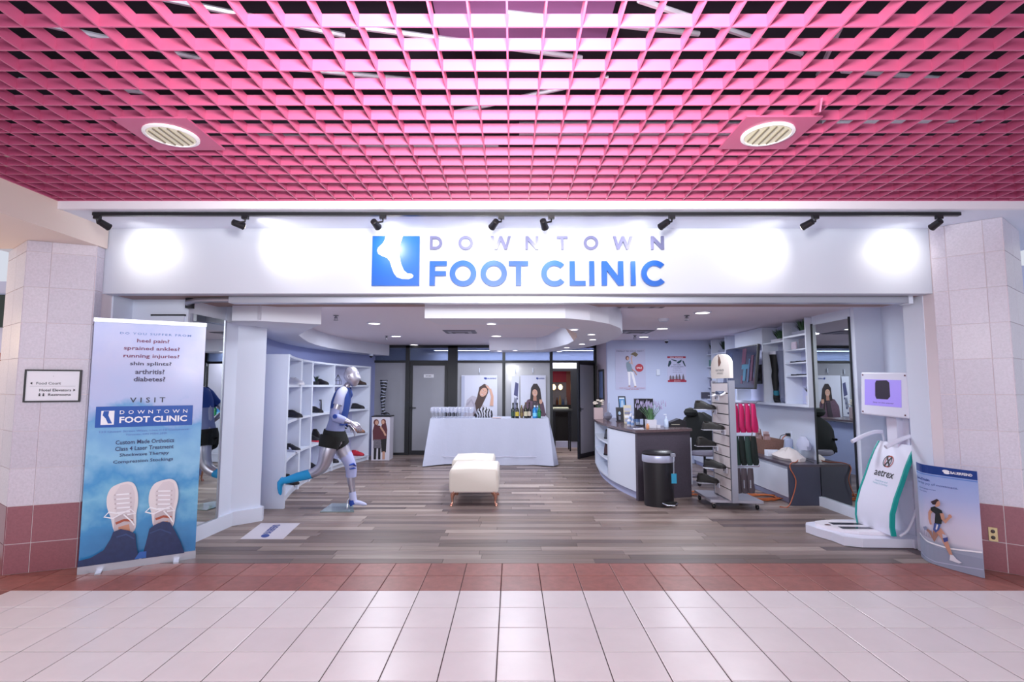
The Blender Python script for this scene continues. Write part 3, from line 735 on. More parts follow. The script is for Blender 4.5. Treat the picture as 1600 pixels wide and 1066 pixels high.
# ================================================================== SHOE SHELVING (left, curved)
SD = .36
bays = [(6.74, 8.0, 'widest'), (8.0, 8.64, 'narrow'), (8.64, 9.68, 'third'), (9.68, 11.1, 'rear')]
blab = ['white curved shoe shelf unit nearest the mall with a solid end panel', 'narrow empty bay of the white curved shoe shelving', 'white shoe shelf unit holding a small potted plant and the black and red trainer', 'rear white shoe shelf unit behind the mannequin beside the glass wall']
shz = [.07, .53, 1.02, 1.50]
ztop = [1.93, 1.92, 1.91, 1.90]
for bi, (ya, yb, _) in enumerate(bays):
    t = root('shelf_unit', blab[bi], 'shelving', (fX((ya+yb)/2)-SD/2, (ya+yb)/2, 0), 'bays of the curved shoe shelving')
    ys = [ya+.0325+(yb-ya-.035)*i/6 for i in range(7)]
    zt = 1.92
    if bi == 0: G().box(fX(ya)-SD, fX(ya), ya-.015, ya+.03, 0, zt).build('side_panel', lamin, t)
    G().box(fX(yb)-SD, fX(yb), yb-.025, yb+.03, 0, zt).build('side_panel', lamin, t)
    for z in shz:
        g = G(); g.loft([[(fX(y)-SD+.01, y, z), (fX(y)-.006, y, z), (fX(y)-.006, y, z+.035), (fX(y)-SD+.01, y, z+.035)] for y in [ya+.031]+ys[1:-1]+[yb-.026]]); g.build('shelf', lamin, t)
    g = G(); g.loft([[(fX(y)-.05, y, 0), (fX(y)-.03, y, 0), (fX(y)-.03, y, .069), (fX(y)-.05, y, .069)] for y in [ya+.031]+ys[1:-1]+[yb-.026]]); g.build('plinth', lamin, t)
    g = G(); g.loft([[(fX(y)-SD+.01, y, zt-.03), (fX(y)+.01, y, zt-.03), (fX(y)+.01, y, zt), (fX(y)-SD+.01, y, zt)] for y in [ya+.031]+ys[1:-1]+[yb-.026]]); g.build('top_panel', lamin, t)
    g = G(); g.loft([[(fX(y)-SD-.012, y, 0), (fX(y)-SD+.008, y, 0), (fX(y)-SD+.008, y, zt), (fX(y)-SD-.012, y, zt)] for y in [ya+.032]+ys[1:-1]+[yb+.028]]); g.build('back_panel', mat('shelf_back', '#c3c6e4', .5), t)
def shelf_pt(u, lvl, back=.17):
    r = (u-800)/F; lo, hi = 6.8, 11.0
    for _ in range(40):
        m_ = (lo+hi)/2; x = fX(m_)-back; b = ray(u, 650)[1]
        if x/m_ < r/b: lo = m_
        else: hi = m_
    y = (lo+hi)/2
    return Vector((fX(y)-back, y, shz[lvl]+.036))

# shoe prototype: toe towards +x
def make_shoe(name, label, up, so, L=.28, high=0, open_=False, group=None, lace='#ddd', stripe=None, cat='shoe'):
    t = local_root(name, label, cat, group)
    um = mat('shoe_'+up.strip('#'), up, .6); sm = mat('sole_'+so.strip('#'), so, .5); k = L/.28
    prof = [(-.14, .028, .04), (-.125, .036, .075), (-.09, .038, .082), (-.05, .036, .078), (0, .037, .062), (.045, .046, .047), (.09, .05, .038), (.12, .040, .030), (.14, .016, .018)]
    ph = [.04, .085, .088, .088, .074, .055, .043, .034, .02]
    rings = []
    for (x, hw, _), hh in zip(prof, ph):
        if high and x < .02: hh += high*(1 if x < -.03 else .55)
        ring = []
        for j in range(12):
            a = pi*j/11
            ww = hw*(1 if not(high and x < 0) else 1)
            ring.append((x*k, -cos(a)*ww*k*(1-.25*max(0, sin(a))), (.022+(hh-.0)*sin(a)**.7)*k if 0 < j < 11 else .02*k))
        rings.append(ring)
    G().loft(rings, closed=True).build('upper', um, t, smooth=True)
    srings = []
    for (x, hw, _) in prof:
        s = hw*1.12; srings.append([(x*1.03*k, -s*k, 0), (x*1.03*k, s*k, 0), (x*1.04*k, s*1.02*k, .026*k), (x*1.04*k, -s*1.02*k, .026*k)])
    G().loft(srings).build('sole', sm, t)
    if high: G().lathe([(.03*k, (.085+high)*k), (.034*k, (.098+high)*k), (.026*k, (.104+high)*k)], (-.085*k, 0, 0), 12, sx=1.2).build('collar', mat('shoe_collar', '#2a2522', .8), t, smooth=True)
    else: G().lathe([(.026*k, .094*k), (.030*k, .107*k), (.022*k, .108*k), (.02*k, .1*k)], (-.085*k, 0, 0), 12, sx=1.5).build('collar', um, t, smooth=True)
    lm = mat('lace_'+lace.strip('#'), lace, .7)
    g = G()
    for i in range(4):
        x = -.02+i*.02; z = .102-i*.012+(high*.3 if high else 0)*(1-i/3)
        g.tube([(x*k, -.018*k, (z-.006)*k), (x*k+.004, 0, z*k), (x*k, .018*k, (z-.006)*k)], .0026*k, 5)
    g.build('laces', lm, t)
    if stripe:
        g = G(); g.add([(-.03*k, -.0405*k, .03*k), (.03*k, -.0445*k, .03*k), (.0*k, -.039*k, .058*k), (-.04*k, -.0375*k, .062*k)], [(0, 1, 2, 3)]); g.build('side_stripe', mat('stripe_'+stripe.strip('#'), stripe, .5), t)
    return t
def put(o, p, rz=0): o.location = p; o.rotation_euler = (0, 0, rz); return o
shl = [
 ('sneaker', 'silver white sneaker on the top shelf of the front shelf unit', '#c9c9d6', '#e8e8f0', 459, 3, 0, '#555', None, 'white'),
 ('shoe', 'black shoe on the second shelf down of the front shelf unit', '#1c1b22', '#222128', 458, 2, 0, '#333', None, ''),
 ('sneaker', 'black sneaker with white side stripe on the third shelf down of the front unit', '#1d1e25', '#cfd2e2', 457, 1, 0, '#888', '#e8e8f4', ''),
 ('boot', 'dark brown shoe on the bottom shelf of the front shelf unit', '#2c211f', '#181414', 456, 0, .03, '#222', None, ''),
 ('shoe', 'black sneaker beside the small plant on the top shelf', '#231f24', '#191920', 501.5, 3, 0, '#444', None, ''),
 ('shoe', 'black slip-on shoe in front of the small photo frame', '#201e24', '#16161a', 494, 2, 0, '#222', None, ''),
 ('sneaker', 'black trainer with a red sole on the third shelf down', '#24252b', '#d23246', 492, 1, 0, '#3a3a40', None, ''),
 ('boot', 'black high-top boot beside the red-soled trainer', '#1a181c', '#1f1d20', 498.5, 1, .09, '#ddbfae', None, ''),
 ('shoe', 'dark shoe on the bottom shelf behind the mannequin knee', '#23222a', '#19181e', 491, 0, 0, '#333', None, ''),
 ('shoe', 'small dark sandal on the bottom shelf between the mannequin legs', '#262229', '#19181e', 520, 0, 0, '#333', None, ''),
 ('shoe', 'brown leather shoe on the top shelf behind the mannequin head', '#4c3a33', '#241b18', 561, 3, .02, '#222', None, ''),
 ('shoe', 'flat black shoe on the second shelf beside the mannequin chest', '#28262b', '#191920', 559, 2, 0, '#333', None, ''),
 ('sneaker', 'grey white sneaker on the third shelf behind the mannequin hand', '#a9acc0', '#d0d2e0', 547.5, 1, .02, '#777', None, ''),
 ('boot', 'tan ankle boot on the third shelf at the rear right end', '#a87b66', '#6b4a3c', 560.5, 1, .07, '#6b4a3c', None, ''),
 ('shoe', 'bright red shoe on the bottom shelf at the rear right end', '#c6283e', '#a01e30', 560, 0, 0, '#ffd0d0', None, ''),
]
for nm, lab, up, so, u, lv, high, lace, stripe, _ in shl:
    o = make_shoe(nm, lab, up, so, high=high, lace=lace, stripe=stripe, group='shoes on the curved shelving')
    p = shelf_pt(u+2 if u < 470 else u, lv, .07 if u < 470 else .15); put(o, p, -.45 if u < 520 else -.25)
# small plant, frame, lantern
def grass(name, label, p, n, h_, spread, leafm, potm, pot, group=None, cat='plant', tips=None, seed=1, wd=.008):
    t = root(name, label, cat, p, group); R = random.Random(seed)
    pot(t)
    g = G(); gt = G()
    z0 = p[2]+pot.h
    for i in range(n):
        a = R.uniform(0, 2*pi); s = R.uniform(.15, 1)*spread; hh = h_*R.uniform(.6, 1); bx, by = p[0]+cos(a)*s*.25*pot.w, p[1]+sin(a)*s*.25
        pts = [Vector((bx+cos(a)*s*f**1.6*pot.w, by+sin(a)*s*f**1.6, z0-.01+hh*f)) for f in (0, .35, .7, 1)]
        sd = Vector((-sin(a), cos(a), 0))*wd
        vs = [];
        for f, q in zip((.8, 1, .7, .1), pts): vs += [q-sd*f, q+sd*f]
        g.add(vs, [(0, 1, 3, 2), (2, 3, 5, 4), (4, 5, 7, 6)])
        if tips: gt.lathe([(.001, 0), (.007, .01), (.008, .025), (.005, .045), (.001, .06)], tuple(pts[-1]-Vector((0, 0, .02))), 5)
    g.build('foliage', leafm, t)
    if tips: gt.build('flower_heads', tips, t)['kind'] = 'stuff'
    return t
class Box:
    def __init__(s, x, y, h, m, w=1): s.x, s.y, s.h, s.m, s.w = x, y, h, m, w
    def __call__(s, t):
        p = t.location; g = G(); a, b = s.x/2, s.y/2
        g.loft([[(p.x-a*.92, p.y-b*.92, p.z), (p.x+a*.92, p.y-b*.92, p.z), (p.x+a*.92, p.y+b*.92, p.z), (p.x-a*.92, p.y+b*.92, p.z)],
                [(p.x-a, p.y-b, p.z+s.h), (p.x+a, p.y-b, p.z+s.h), (p.x+a, p.y+b, p.z+s.h), (p.x-a, p.y+b, p.z+s.h)]]); g.build('pot', s.m, t)
leaf = mat('leaf_green', '#3f5f44', .6); leafd = mat('leaf_dark', '#24382c', .6); potw = mat('pot_white', '#d0d0de', .5); potg = mat('pot_grey', '#9ea2b8', .5)
p = shelf_pt(492.5, 3, .2); grass('potted_plant', 'small dark potted plant on the top shelf of the curved shelving', p, 34, .13, .07, leafd, None, Box(.08, .08, .06, mat('pot_dark', '#26262c', .5)), seed=4)
p = shelf_pt(499, 2, .26)
t = root('picture_frame', 'small dark picture frame standing behind the slip-on shoe', 'frame', p)
Mfr = frameM(p, (.75, -.66, 0), (-.05, -.05, 1))
g = G()
for a in ((-.09, .09, 0, .015), (-.09, .09, .2, .215), (-.09, -.075, .015, .2), (.075, .09, .015, .2)): g.box(a[0], a[1], a[2], a[3], 0, .012, M=Mfr)
g.build('frame', black, t); G().box(-.075, .075, .015, .2, 0, .006, M=Mfr).build('photo', mat('photo_pale', '#b9b6c4', .5, noise=(30, .4)), t)
pr = Print(planefn(Mfr @ Vector((-.075, .015, .0065)), (.75, -.66, 0), (-.05, -.05, 1)))
pr.poly([(.02, .01), (.06, .01), (.07, .1), (.05, .16), (.03, .12)], inks('brown', '#5c4436')); pr.poly([(.09, .02), (.13, .02), (.12, .13), (.10, .14)], inks('navy', '#2a3350')); pr.build('picture', t)
p = shelf_pt(526.5, 3, .18)
t = root('wire_lantern', 'geometric black wire lantern on the top shelf behind the mannequin', 'lantern', p)
g = G(); base = [Vector((p.x+.07*cos(a), p.y+.07*sin(a), p.z+.004)) for a in [pi/4+i*pi/2 for i in range(4)]]; top_ = p+Vector((0, 0, .2))
mid = [Vector((q.x*1.0, q.y, p.z+.08)) for q in base]
for i in range(4):
    g.tube([base[i], mid[i], top_], .004, 5); g.tube([base[i], base[(i+1) % 4]], .004, 5); g.tube([mid[i], mid[(i+1) % 4]], .004, 5)
g.build('wire_cage', black, t)

# ================================================================== RUNNING MANNEQUIN
MY = 6.62
silver_m = mat('mannequin_silver', '#b9b6c4', .33, .8)
def mp(x, y, dY=0.0): return PY(400+x*.2909, 520+y*.2909, MY+dY)
man = root('mannequin', 'silver running mannequin wearing a blue and white shirt, black shorts and a bright blue sock', 'mannequin', (mp(530, 900).x, MY, 0))
def skin(name, chains, m, parent, sub=2, rootidx=0):
    """chains: list of lists of (point, rx, ry?) ; first point of a chain may be ('ref', index)"""
    vs = []; es = []; rs = []
    for ch in chains:
        prev = None
        for it in ch:
            if it[0] == 'ref': prev = it[1]; continue
            vs.append(Vector(it[0])); rs.append((it[1], it[2] if len(it) > 2 else it[1])); idx = len(vs)-1
            if prev is not None: es.append((prev, idx))
            prev = idx
    off = WL.get(parent.name, Vector((0, 0, 0)))
    me = bpy.data.meshes.new(name); me.from_pydata([tuple(v-off) for v in vs], es, []); 
    o = bpy.data.objects.new(name, me); C.objects.link(o)
    sk = o.modifiers.new('skin', 'SKIN'); 
    if not me.skin_vertices: 
        bm = bmesh.new(); bm.from_mesh(me); bm.verts.layers.skin.verify(); bm.to_mesh(me); bm.free()
    for i, r in enumerate(rs): me.skin_vertices[0].data[i].radius = r; me.skin_vertices[0].data[i].use_root = (i == rootidx)
    sk.use_smooth_shade = True; sk.branch_smoothing = .5
    sb = o.modifiers.new('sub', 'SUBSURF'); sb.levels = sb.render_levels = sub
    dg = bpy.context.evaluated_depsgraph_get(); me2 = bpy.data.meshes.new_from_object(o.evaluated_get(dg))
    bpy.data.objects.remove(o); me2.name = name; me2.materials.clear(); me2.materials.append(m); me2.shade_smooth()
    o2 = bpy.data.objects.new(name, me2); C.objects.link(o2); o2.parent = parent; WL[o2.name] = off
    return o2
N_, F_ = -.11, .11          # near (right) and far (left) side offsets
pel = mp(418, 565); wa = mp(432, 490); chs = mp(452, 380); ubk = mp(470, 312); nk = mp(495, 278)
body = [
 [(pel, .105, .125), (wa, .085, .105), (chs, .105, .135), (ubk, .075, .12), (mp(484, 292), .045), (mp(500, 268), .042)],
 # near arm: from upper back
 [('ref', 3), (mp(455, 330, -.17), .055), (mp(436, 395, -.21), .043), (mp(420, 447, -.22), .038), (mp(470, 468, -.22), .036), (mp(516, 485, -.22), .024)],
 [('ref', 3), (mp(492, 330, .16), .052), (mp(455, 390, .22), .042), (mp(430, 425, .24), .036), (mp(470, 472, .2), .034), (mp(505, 500, .18), .024)],
 [('ref', 0), (mp(392, 590, -.09), .115), (mp(384, 640, -.10), .105), (mp(368, 700, -.10), .085), (mp(345, 738, -.10), .075), (mp(300, 757, -.10), .062), (mp(235, 772, -.10), .048), (mp(160, 794, -.10), .036), (mp(136, 800, -.10), .034)],
 [('ref', 0), (mp(438, 590, .08), .115), (mp(470, 640, .10), .10), (mp(506, 700, .10), .062), (mp(512, 742, .10), .054), (mp(510, 790, .10), .052), (mp(518, 850, .10), .036), (mp(524, 895, .10), .034)],
]
skin('body', body, silver_m, man)
# feet
def foot_mesh(name, pts, m, fl_=.8):
    g = G(); g.tube([p for p, r in pts], [r for p, r in pts], 12, flat=fl_); return g.build(name, m, man, smooth=True)
foot_mesh('foot', [(mp(515, 905, .10), .034), (mp(530, 912, .10), .042), (mp(556, 915, .10), .036), (mp(580, 921, .10), .028), (mp(594, 924, .10), .012)], mat('ankle_brace', '#b6bbde', .8))
foot_mesh('foot', [(mp(146, 782, -.10), .034), (mp(130, 806, -.10), .042), (mp(128, 835, -.10), .034), (mp(130, 860, -.10), .026), (mp(133, 872, -.10), .01)], mat('sky_blue_sock', '#1f9ad6', .6))
# head
hc = mp(513, 236); g = G(); rings = []
for i in range(15):
    a = pi*i/14; z = cos(a)*.128; rr_ = sin(a)
    ring = []
    for j in range(20):
        b = 2*pi*j/20; fx = cos(b); fy = sin(b)
        jaw = max(0, -z/.128)
        rx = .098*rr_*(1-.22*jaw)+(.018*jaw*rr_ if fx > 0 else -.012*jaw*rr_); ry = .074*rr_*(1-.25*jaw)
        x = fx*rx+.02*jaw; yv = fy*ry
        if fx > .9 and -.045 < z < .02: x += .022*(1-abs(z+.02)/.04)*(1 if fx > .97 else .45)     # nose
        if fx > .55 and .0 < z < .04 and abs(fy) > .25: x -= .008                              # eye sockets
        ring.append(hc+Vector((x, yv, z)))
    rings.append(ring)
Rh = Matrix.Rotation(-.05, 3, 'Y')
rings = [[hc+Rh @ (p-hc) for p in r] for r in rings]
g.loft(rings[1:-1]).build('head', silver_m, man, smooth=True)
for s in (-1, 1):
    c = hc+Vector((-.008, s*.074, -.005)); g = G()
    g.tube([c+Vector((.004, 0, .026)), c+Vector((-.012, s*.008, .018)), c+Vector((-.016, s*.01, 0)), c+Vector((-.008, s*.006, -.018)), c+Vector((.004, 0, -.026))], [.005, .007, .007, .006, .004], 7); g.build('ear', silver_m, man, smooth=True)
# hands: palm and five fingers rooted in it
def hand(W, d, up, s, name='hand'):
    W = Vector(W); d = Vector(d).normalized(); up = Vector(up).normalized(); sd = d.cross(up).normalized(); g = G()
    rings = []
    for f, hw, th in ((-.01, .022, .02), (.02, .032, .018), (.055, .040, .016), (.085, .040, .013)):
        c = W+d*f; rings.append([c+sd*(cos(a)*hw)+up*(sin(a)*th) for a in [2*pi*j/10 for j in range(10)]])
    g.loft(rings)
    for k, L in enumerate((.062, .072, .068, .052)):
        b0 = W+d*.075+sd*(-.029+.0195*k); cv = .35+.12*k
        p1 = b0+d*L*.45-up*L*.1; p2 = p1+(d*cos(cv)-up*sin(cv))*L*.35; p3 = p2+(d*cos(cv*1.9)-up*sin(cv*1.9))*L*.3
        g.tube([b0, p1, p2, p3], [.0095, .009, .008, .0055], 7)
    b0 = W+d*.02-sd*.026
    g.tube([b0, b0-sd*.022+d*.025-up*.006, b0-sd*.03+d*.052-up*.014, b0-sd*.026+d*.07-up*.022], [.011, .010, .009, .006], 7)
    return g.build(name, silver_m, man, smooth=True)
hand(mp(514, 484, -.22), (mp(556, 512, -.22)-mp(514, 484, -.22)), (.3, -.55, .75), 1)
hand(mp(503, 499, .18), (mp(520, 520, .2)-mp(503, 499, .18)), (.5, .4, .7), -1)
# clothes
shirtw = mat('shirt_white', '#abafcd', .85); shirtb = mat('shirt_blue', '#22408a', .85); shortm = mat('shorts_black', '#121515', .85)
def limb(name, pts, m, n=16, flat=1.0):
    g = G(); g.tube([p for p, r in pts], [r for p, r in pts], n, flat=flat, cap=False); 
    return g.build(name, m, man, smooth=True)
def torso(name, rows, m):
    g = G(); rings = []
    for x, y, rx, ry in rows:
        c = mp(x, y); rings.append([c+Vector((cos(a)*rx, sin(a)*ry, -cos(a)*rx*.12)) for a in [2*pi*j/24 for j in range(24)]])
    g.loft(rings, cap=False); return g.build(name, m, man, smooth=True)
torso('shirt', [(450, 405, .107, .150), (446, 430, .104, .142), (438, 470, .098, .132), (428, 510, .106, .136), (424, 530, .112, .14)], mat('shirt_pale', '#8189b4', .85))
torso('shirt_yoke', [(480, 292, .045, .06), (474, 302, .072, .12), (466, 330, .095, .150), (457, 370, .110, .158), (450, 408, .109, .152)], shirtb)
torso('shorts', [(423, 522, .124, .150), (420, 545, .132, .158), (415, 575, .140, .162)], shortm)
limb('shorts_leg', [(mp(405, 555, -.08), .130), (mp(396, 588, -.09), .128), (mp(388, 618, -.10), .116)], shortm)
limb('shorts_leg', [(mp(428, 555, .08), .130), (mp(440, 585, .08), .128), (mp(452, 608, .10), .120)], shortm)
G().loft([[mp(415, 573)+Vector((cos(a)*.13, sin(a)*.15, 0)) for a in [2*pi*j/16 for j in range(16)]], [mp(413, 608)+Vector((cos(a)*.085, sin(a)*.13, 0)) for a in [2*pi*j/16 for j in range(16)]]], cap=True).build('shorts_gusset', shortm, man, smooth=True)
limb('sleeve', [(mp(472, 306, -.10), .05), (mp(457, 328, -.17), .058), (mp(446, 360, -.195), .056), (mp(438, 388, -.21), .055)], shirtw)
limb('sleeve', [(mp(490, 306, .10), .05), (mp(493, 330, .16), .064), (mp(470, 372, .20), .06), (mp(458, 388, .22), .058)], shirtb)
# blue side and shoulder panels of the shirt (proud of the white)
def patch(name, rows, a0, a1, m, e=.004):
    g = G(); rings = []
    for x, y, rx, ry in rows:
        c = mp(x, y); rings.append([c+Vector((cos(a)*(rx+e), sin(a)*(ry+e), -cos(a)*(rx+e)*.12)) for a in [a0+(a1-a0)*j/8 for j in range(9)]])
    g.loft(rings, cap=False, closed=False); return g.build(name, m, man, smooth=True)
patch('shirt_panel', [(450, 402, .109, .152), (446, 430, .105, .143), (440, 465, .100, .134), (434, 492, .102, .134)], math.radians(-50), math.radians(35), shirtb)
patch('shirt_panel', [(466, 330, .095, .150), (457, 370, .110, .158), (450, 408, .109, .152), (446, 425, .105, .143)], math.radians(-75), math.radians(-48), shirtw)
limb('elbow_brace', [(mp(430, 410, -.215), .047), (mp(420, 440, -.222), .052), (mp(428, 456, -.222), .053), (mp(456, 466, -.22), .048), (mp(482, 474, -.22), .042)], mat('brace_grey_blue', '#9aa2cf', .85))
G().lathe([(.028, 0), (.024, .008), (.01, .012)], tuple(mp(424, 450, -.275)), 14, M=Matrix.Rotation(pi/2, 3, 'X')).build('brace_pad', mat('brace_blue', '#2846a0', .8), man, smooth=True)
limb('wrist_brace', [(mp(475, 476, .2), .038), (mp(498, 496, .18), .033)], mat('brace_blue', '#2846a0', .8))
limb('knee_brace', [(mp(478, 652, .10), .083), (mp(496, 684, .10), .075), (mp(508, 715, .10), .070), (mp(512, 742, .10), .067), (mp(511, 775, .10), .062)], mat('brace_pale', '#aab0da', .85))
G().tube([mp(500, 712, .0), mp(522, 705, .025), mp(535, 716, .08)], [.012, .022, .012], 8, flat=.6).build('brace_pad', mat('brace_blue', '#2846a0', .8), man, smooth=True)
G().tube([mp(503, 732, .0), mp(524, 728, .03), mp(533, 728, .08)], [.010, .018, .010], 8, flat=.6).build('brace_pad', mat('brace_blue', '#2846a0', .8), man, smooth=True)
limb('ankle_brace', [(mp(516, 855, .10), .043), (mp(520, 882, .10), .043), (mp(524, 905, .10), .044), (mp(530, 915, .10), .042)], mat('ankle_brace', '#b6bbde', .8))
limb('ankle_strap', [(mp(520, 897, .10), .046), (mp(520, 912, .10), .050), (mp(526, 922, .10), .048)], mat('brace_blue', '#2846a0', .8))
limb('sock', [(mp(302, 757, -.10), .058), (mp(270, 764, -.10), .058), (mp(225, 775, -.10), .054), (mp(165, 793, -.10), .042), (mp(142, 795, -.10), .040), (mp(134, 806, -.10), .04)], mat('sky_blue_sock', '#1f9ad6', .6))
# stand: glass plate and rod
a, b_, c_, d_ = PF(518, 788), PF(551.5, 788), PF(553, 801), PF(500, 801)
G().prism([(a.x, a.y), (b_.x, b_.y), (c_.x, c_.y), (d_.x, d_.y)], .001, .011).build('base_plate', mat('plate_glass', '#7f8f92', .08, coat=.5), man)
G().tube([mp(489, 940, .05)+Vector((0, 0, -mp(489, 940, .05).z+.01)), mp(491, 905, .08), mp(508, 880, .09)], .007, 8).build('support_rod', chrome, man, smooth=True)

# ================================================================== SOCK LEG ON A PHOTO PEDESTAL
pp = PF(594, 719.5)
t = root('pedestal', 'narrow pedestal by the glass wall printed with two women', 'pedestal', pp)
G().box(pp.x-.185, pp.x+.185, pp.y, pp.y+.34, 0, .88).build('box', mat('pedestal_white', '#d6d2e0', .5), t)
G().box(pp.x-.195, pp.x+.195, pp.y-.01, pp.y+.35, .88, .90).build('top', black, t)
pr = Print(planefn((pp.x-.185, pp.y-.001, 0), (1, 0, 0), (0, 0, 1)))
sk_ = inks('skin', '#c99a86'); mar = inks('maroon', '#5c2b34'); dk = inks('nearblack', '#1f1b20'); pat = mat('ink_pattern', '#6f6a74', .6, noise=(60, .8)); hairr = inks('auburn', '#6a3230')
pr.poly([(.03, .40), (.20, .40), (.21, .60), (.17, .70), (.05, .72), (.02, .6)], mar); pr.poly([(.19, .40), (.31, .42), (.32, .62), (.29, .76), (.2, .72)], mar)
pr.poly([(.04, .24), (.20, .24), (.19, .42), (.04, .42)], pat); pr.poly([(.21, .16), (.30, .16), (.31, .44), (.19, .42)], dk)
pr.poly([(.05, .02), (.10, .02), (.11, .25), (.05, .25)], dk); pr.poly([(.14, .02), (.19, .02), (.19, .25), (.14, .25)], dk); pr.poly([(.23, .02), (.28, .02), (.28, .18), (.23, .18)], sk_)
pr.ell(.09, .77, .055, .065, hairr); pr.ell(.10, .765, .034, .045, sk_); pr.ell(.24, .78, .05, .06, hairr); pr.ell(.23, .775, .032, .042, sk_)
pr.stroke([(.18, .68), (.25, .58), (.29, .5)], .035, sk_); pr.build('photo_print', t)
def leg_form(name, label, p, h_, m, group=None, rz=0, foot=True, top=None, extra=None):
    t = root(name, label, 'leg form', p, group)
    k = h_/.72; prof = [(0, 0, .02, .03), (.0, .03, .034, .04), (.02, .07, .034, .05), (.0, .11, .036, .042), (-.005, .18, .034, .036), (-.01, .28, .047, .046), (-.012, .38, .058, .052), (-.005, .46, .05, .046), (0, .52, .054, .052), (.004, .60, .066, .062), (.0, .70, .078, .072), (0, .72, .078, .072)]
    c, s = cos(rz), sin(rz); g = G(); rings = []
    for x, z, rx, ry in prof:
        rings.append([Vector((p[0]+((x+cos(a)*rx)*c-sin(a)*ry*s)*k, p[1]+((x+cos(a)*rx)*s+sin(a)*ry*c)*k, p[2]+z*k)) for a in [2*pi*j/14 for j in range(14)]])
    g.loft(rings).build('stocking', m, t, smooth=True)
    g = G(); g.tube([(p[0]+x*k*c, p[1]+x*k*s, p[2]+z*k) for x, z in ((-.03, .05), (.05, .045), (.11, .03), (.155, .018))], [.036*k, .036*k, .03*k, .014*k], 12, flat=.85); g.build('foot', m, t, smooth=True)
    if extra: extra(t, p, k, c, s)
    return t
stk = bpy.data.materials.new('patterned_stocking'); stk.use_nodes = True; nt = stk.node_tree; MATS['stk'] = stk
wv = nt.nodes.new('ShaderNodeTexWave'); wv.bands_direction = 'Z'; wv.inputs['Scale'].default_value = 5; wv.inputs['Distortion'].default_value = 5; wv.inputs['Detail Scale'].default_value = 2
ge = nt.nodes.new('ShaderNodeNewGeometry'); nt.links.new(ge.outputs['Position'], wv.inputs['Vector']); rp = nt.nodes.new('ShaderNodeValToRGB')
rp.color_ramp.elements[0].color = lin('#15171c'); rp.color_ramp.elements[1].color = lin('#8e93a8'); rp.color_ramp.elements[0].position = .6; rp.color_ramp.elements[1].position = .8
nt.links.new(wv.outputs['Fac'], rp.inputs[0]); nt.links.new(rp.outputs[0], nt.nodes['Principled BSDF'].inputs['Base Color'])
leg_form('stocking_leg', 'standing leg form in a black patterned stocking on the photo pedestal', (pp.x, pp.y+.17, .902), .74, stk, rz=-.3)

# ================================================================== UPHOLSTERED BENCHES
cush = mat('ivory_vinyl', '#ddd4ca', .4, bump=(30, .05)); copper = mat('copper_leg', '#d19a86', .22, .8)
def bench(label, x, y0, y1, w_):
    t = root('upholstered_bench', label, 'bench', (x, (y0+y1)/2, 0), 'ivory benches in the middle of the shop'); h1 = .475; h0 = .185
    g = G(); rings = []; n = 9
    def sec(y, ins):
        pts = []; a = w_/2-ins
        for (px_, pz) in ((-a, h0), (a, h0), (a+.006, h0+.06), (a+.004, h1-.07), (a-.004, h1-.03), (a-.022, h1-.008), (0, h1+.003), (-a+.022, h1-.008), (-a+.004, h1-.03), (-a-.004, h1-.07), (-a-.006, h0+.06)): pts.append((x+px_, y, pz-(max(0, ins)*.7 if pz > h0+.1 else 0)))
        return pts
    for y, i_ in ((y0+.0, .022), (y0+.006, .008), (y0+.02, 0), ((y0+y1)/2, -.002), (y1-.02, 0), (y1-.006, .008), (y1, .022)): rings.append(sec(y, i_))
    g.loft(rings).build('cushion', cush, t, smooth=True)
    G().box(x-w_/2+.01, x+w_/2-.01, y0+.01, y1-.01, h0-.012, h0).build('base_board', mat('bench_trim', '#d8c8c4', .5), t)
    for sx in (-1, 1):
        for (yy, sy) in ((y0+.05, -1), (y1-.05, 1)):
            cx = x+sx*(w_/2-.055); g = G()
            pts = [((cx, yy), .173, .044), ((cx+sx*.012, yy+sy*.008), .15, .034), ((cx+sx*.02, yy+sy*.014), .115, .022), ((cx+sx*.018, yy+sy*.014), .075, .015), ((cx+sx*.016, yy+sy*.014), .04, .013), ((cx+sx*.03, yy+sy*.026), .018, .02), ((cx+sx*.032, yy+sy*.028), 0, .02)]
            g.tube([(p[0], p[1], z) for p, z, r in pts][::-1], [r for p, z, r in pts][::-1], 10); g.build('leg', copper, t, smooth=True)
bench('ivory upholstered bench nearest the mall on copper cabriole legs', -.485, 6.86, 7.60, .62)
bench('ivory upholstered bench standing behind the nearer one, close to the draped table', -.56, 7.72, 8.42, .60)

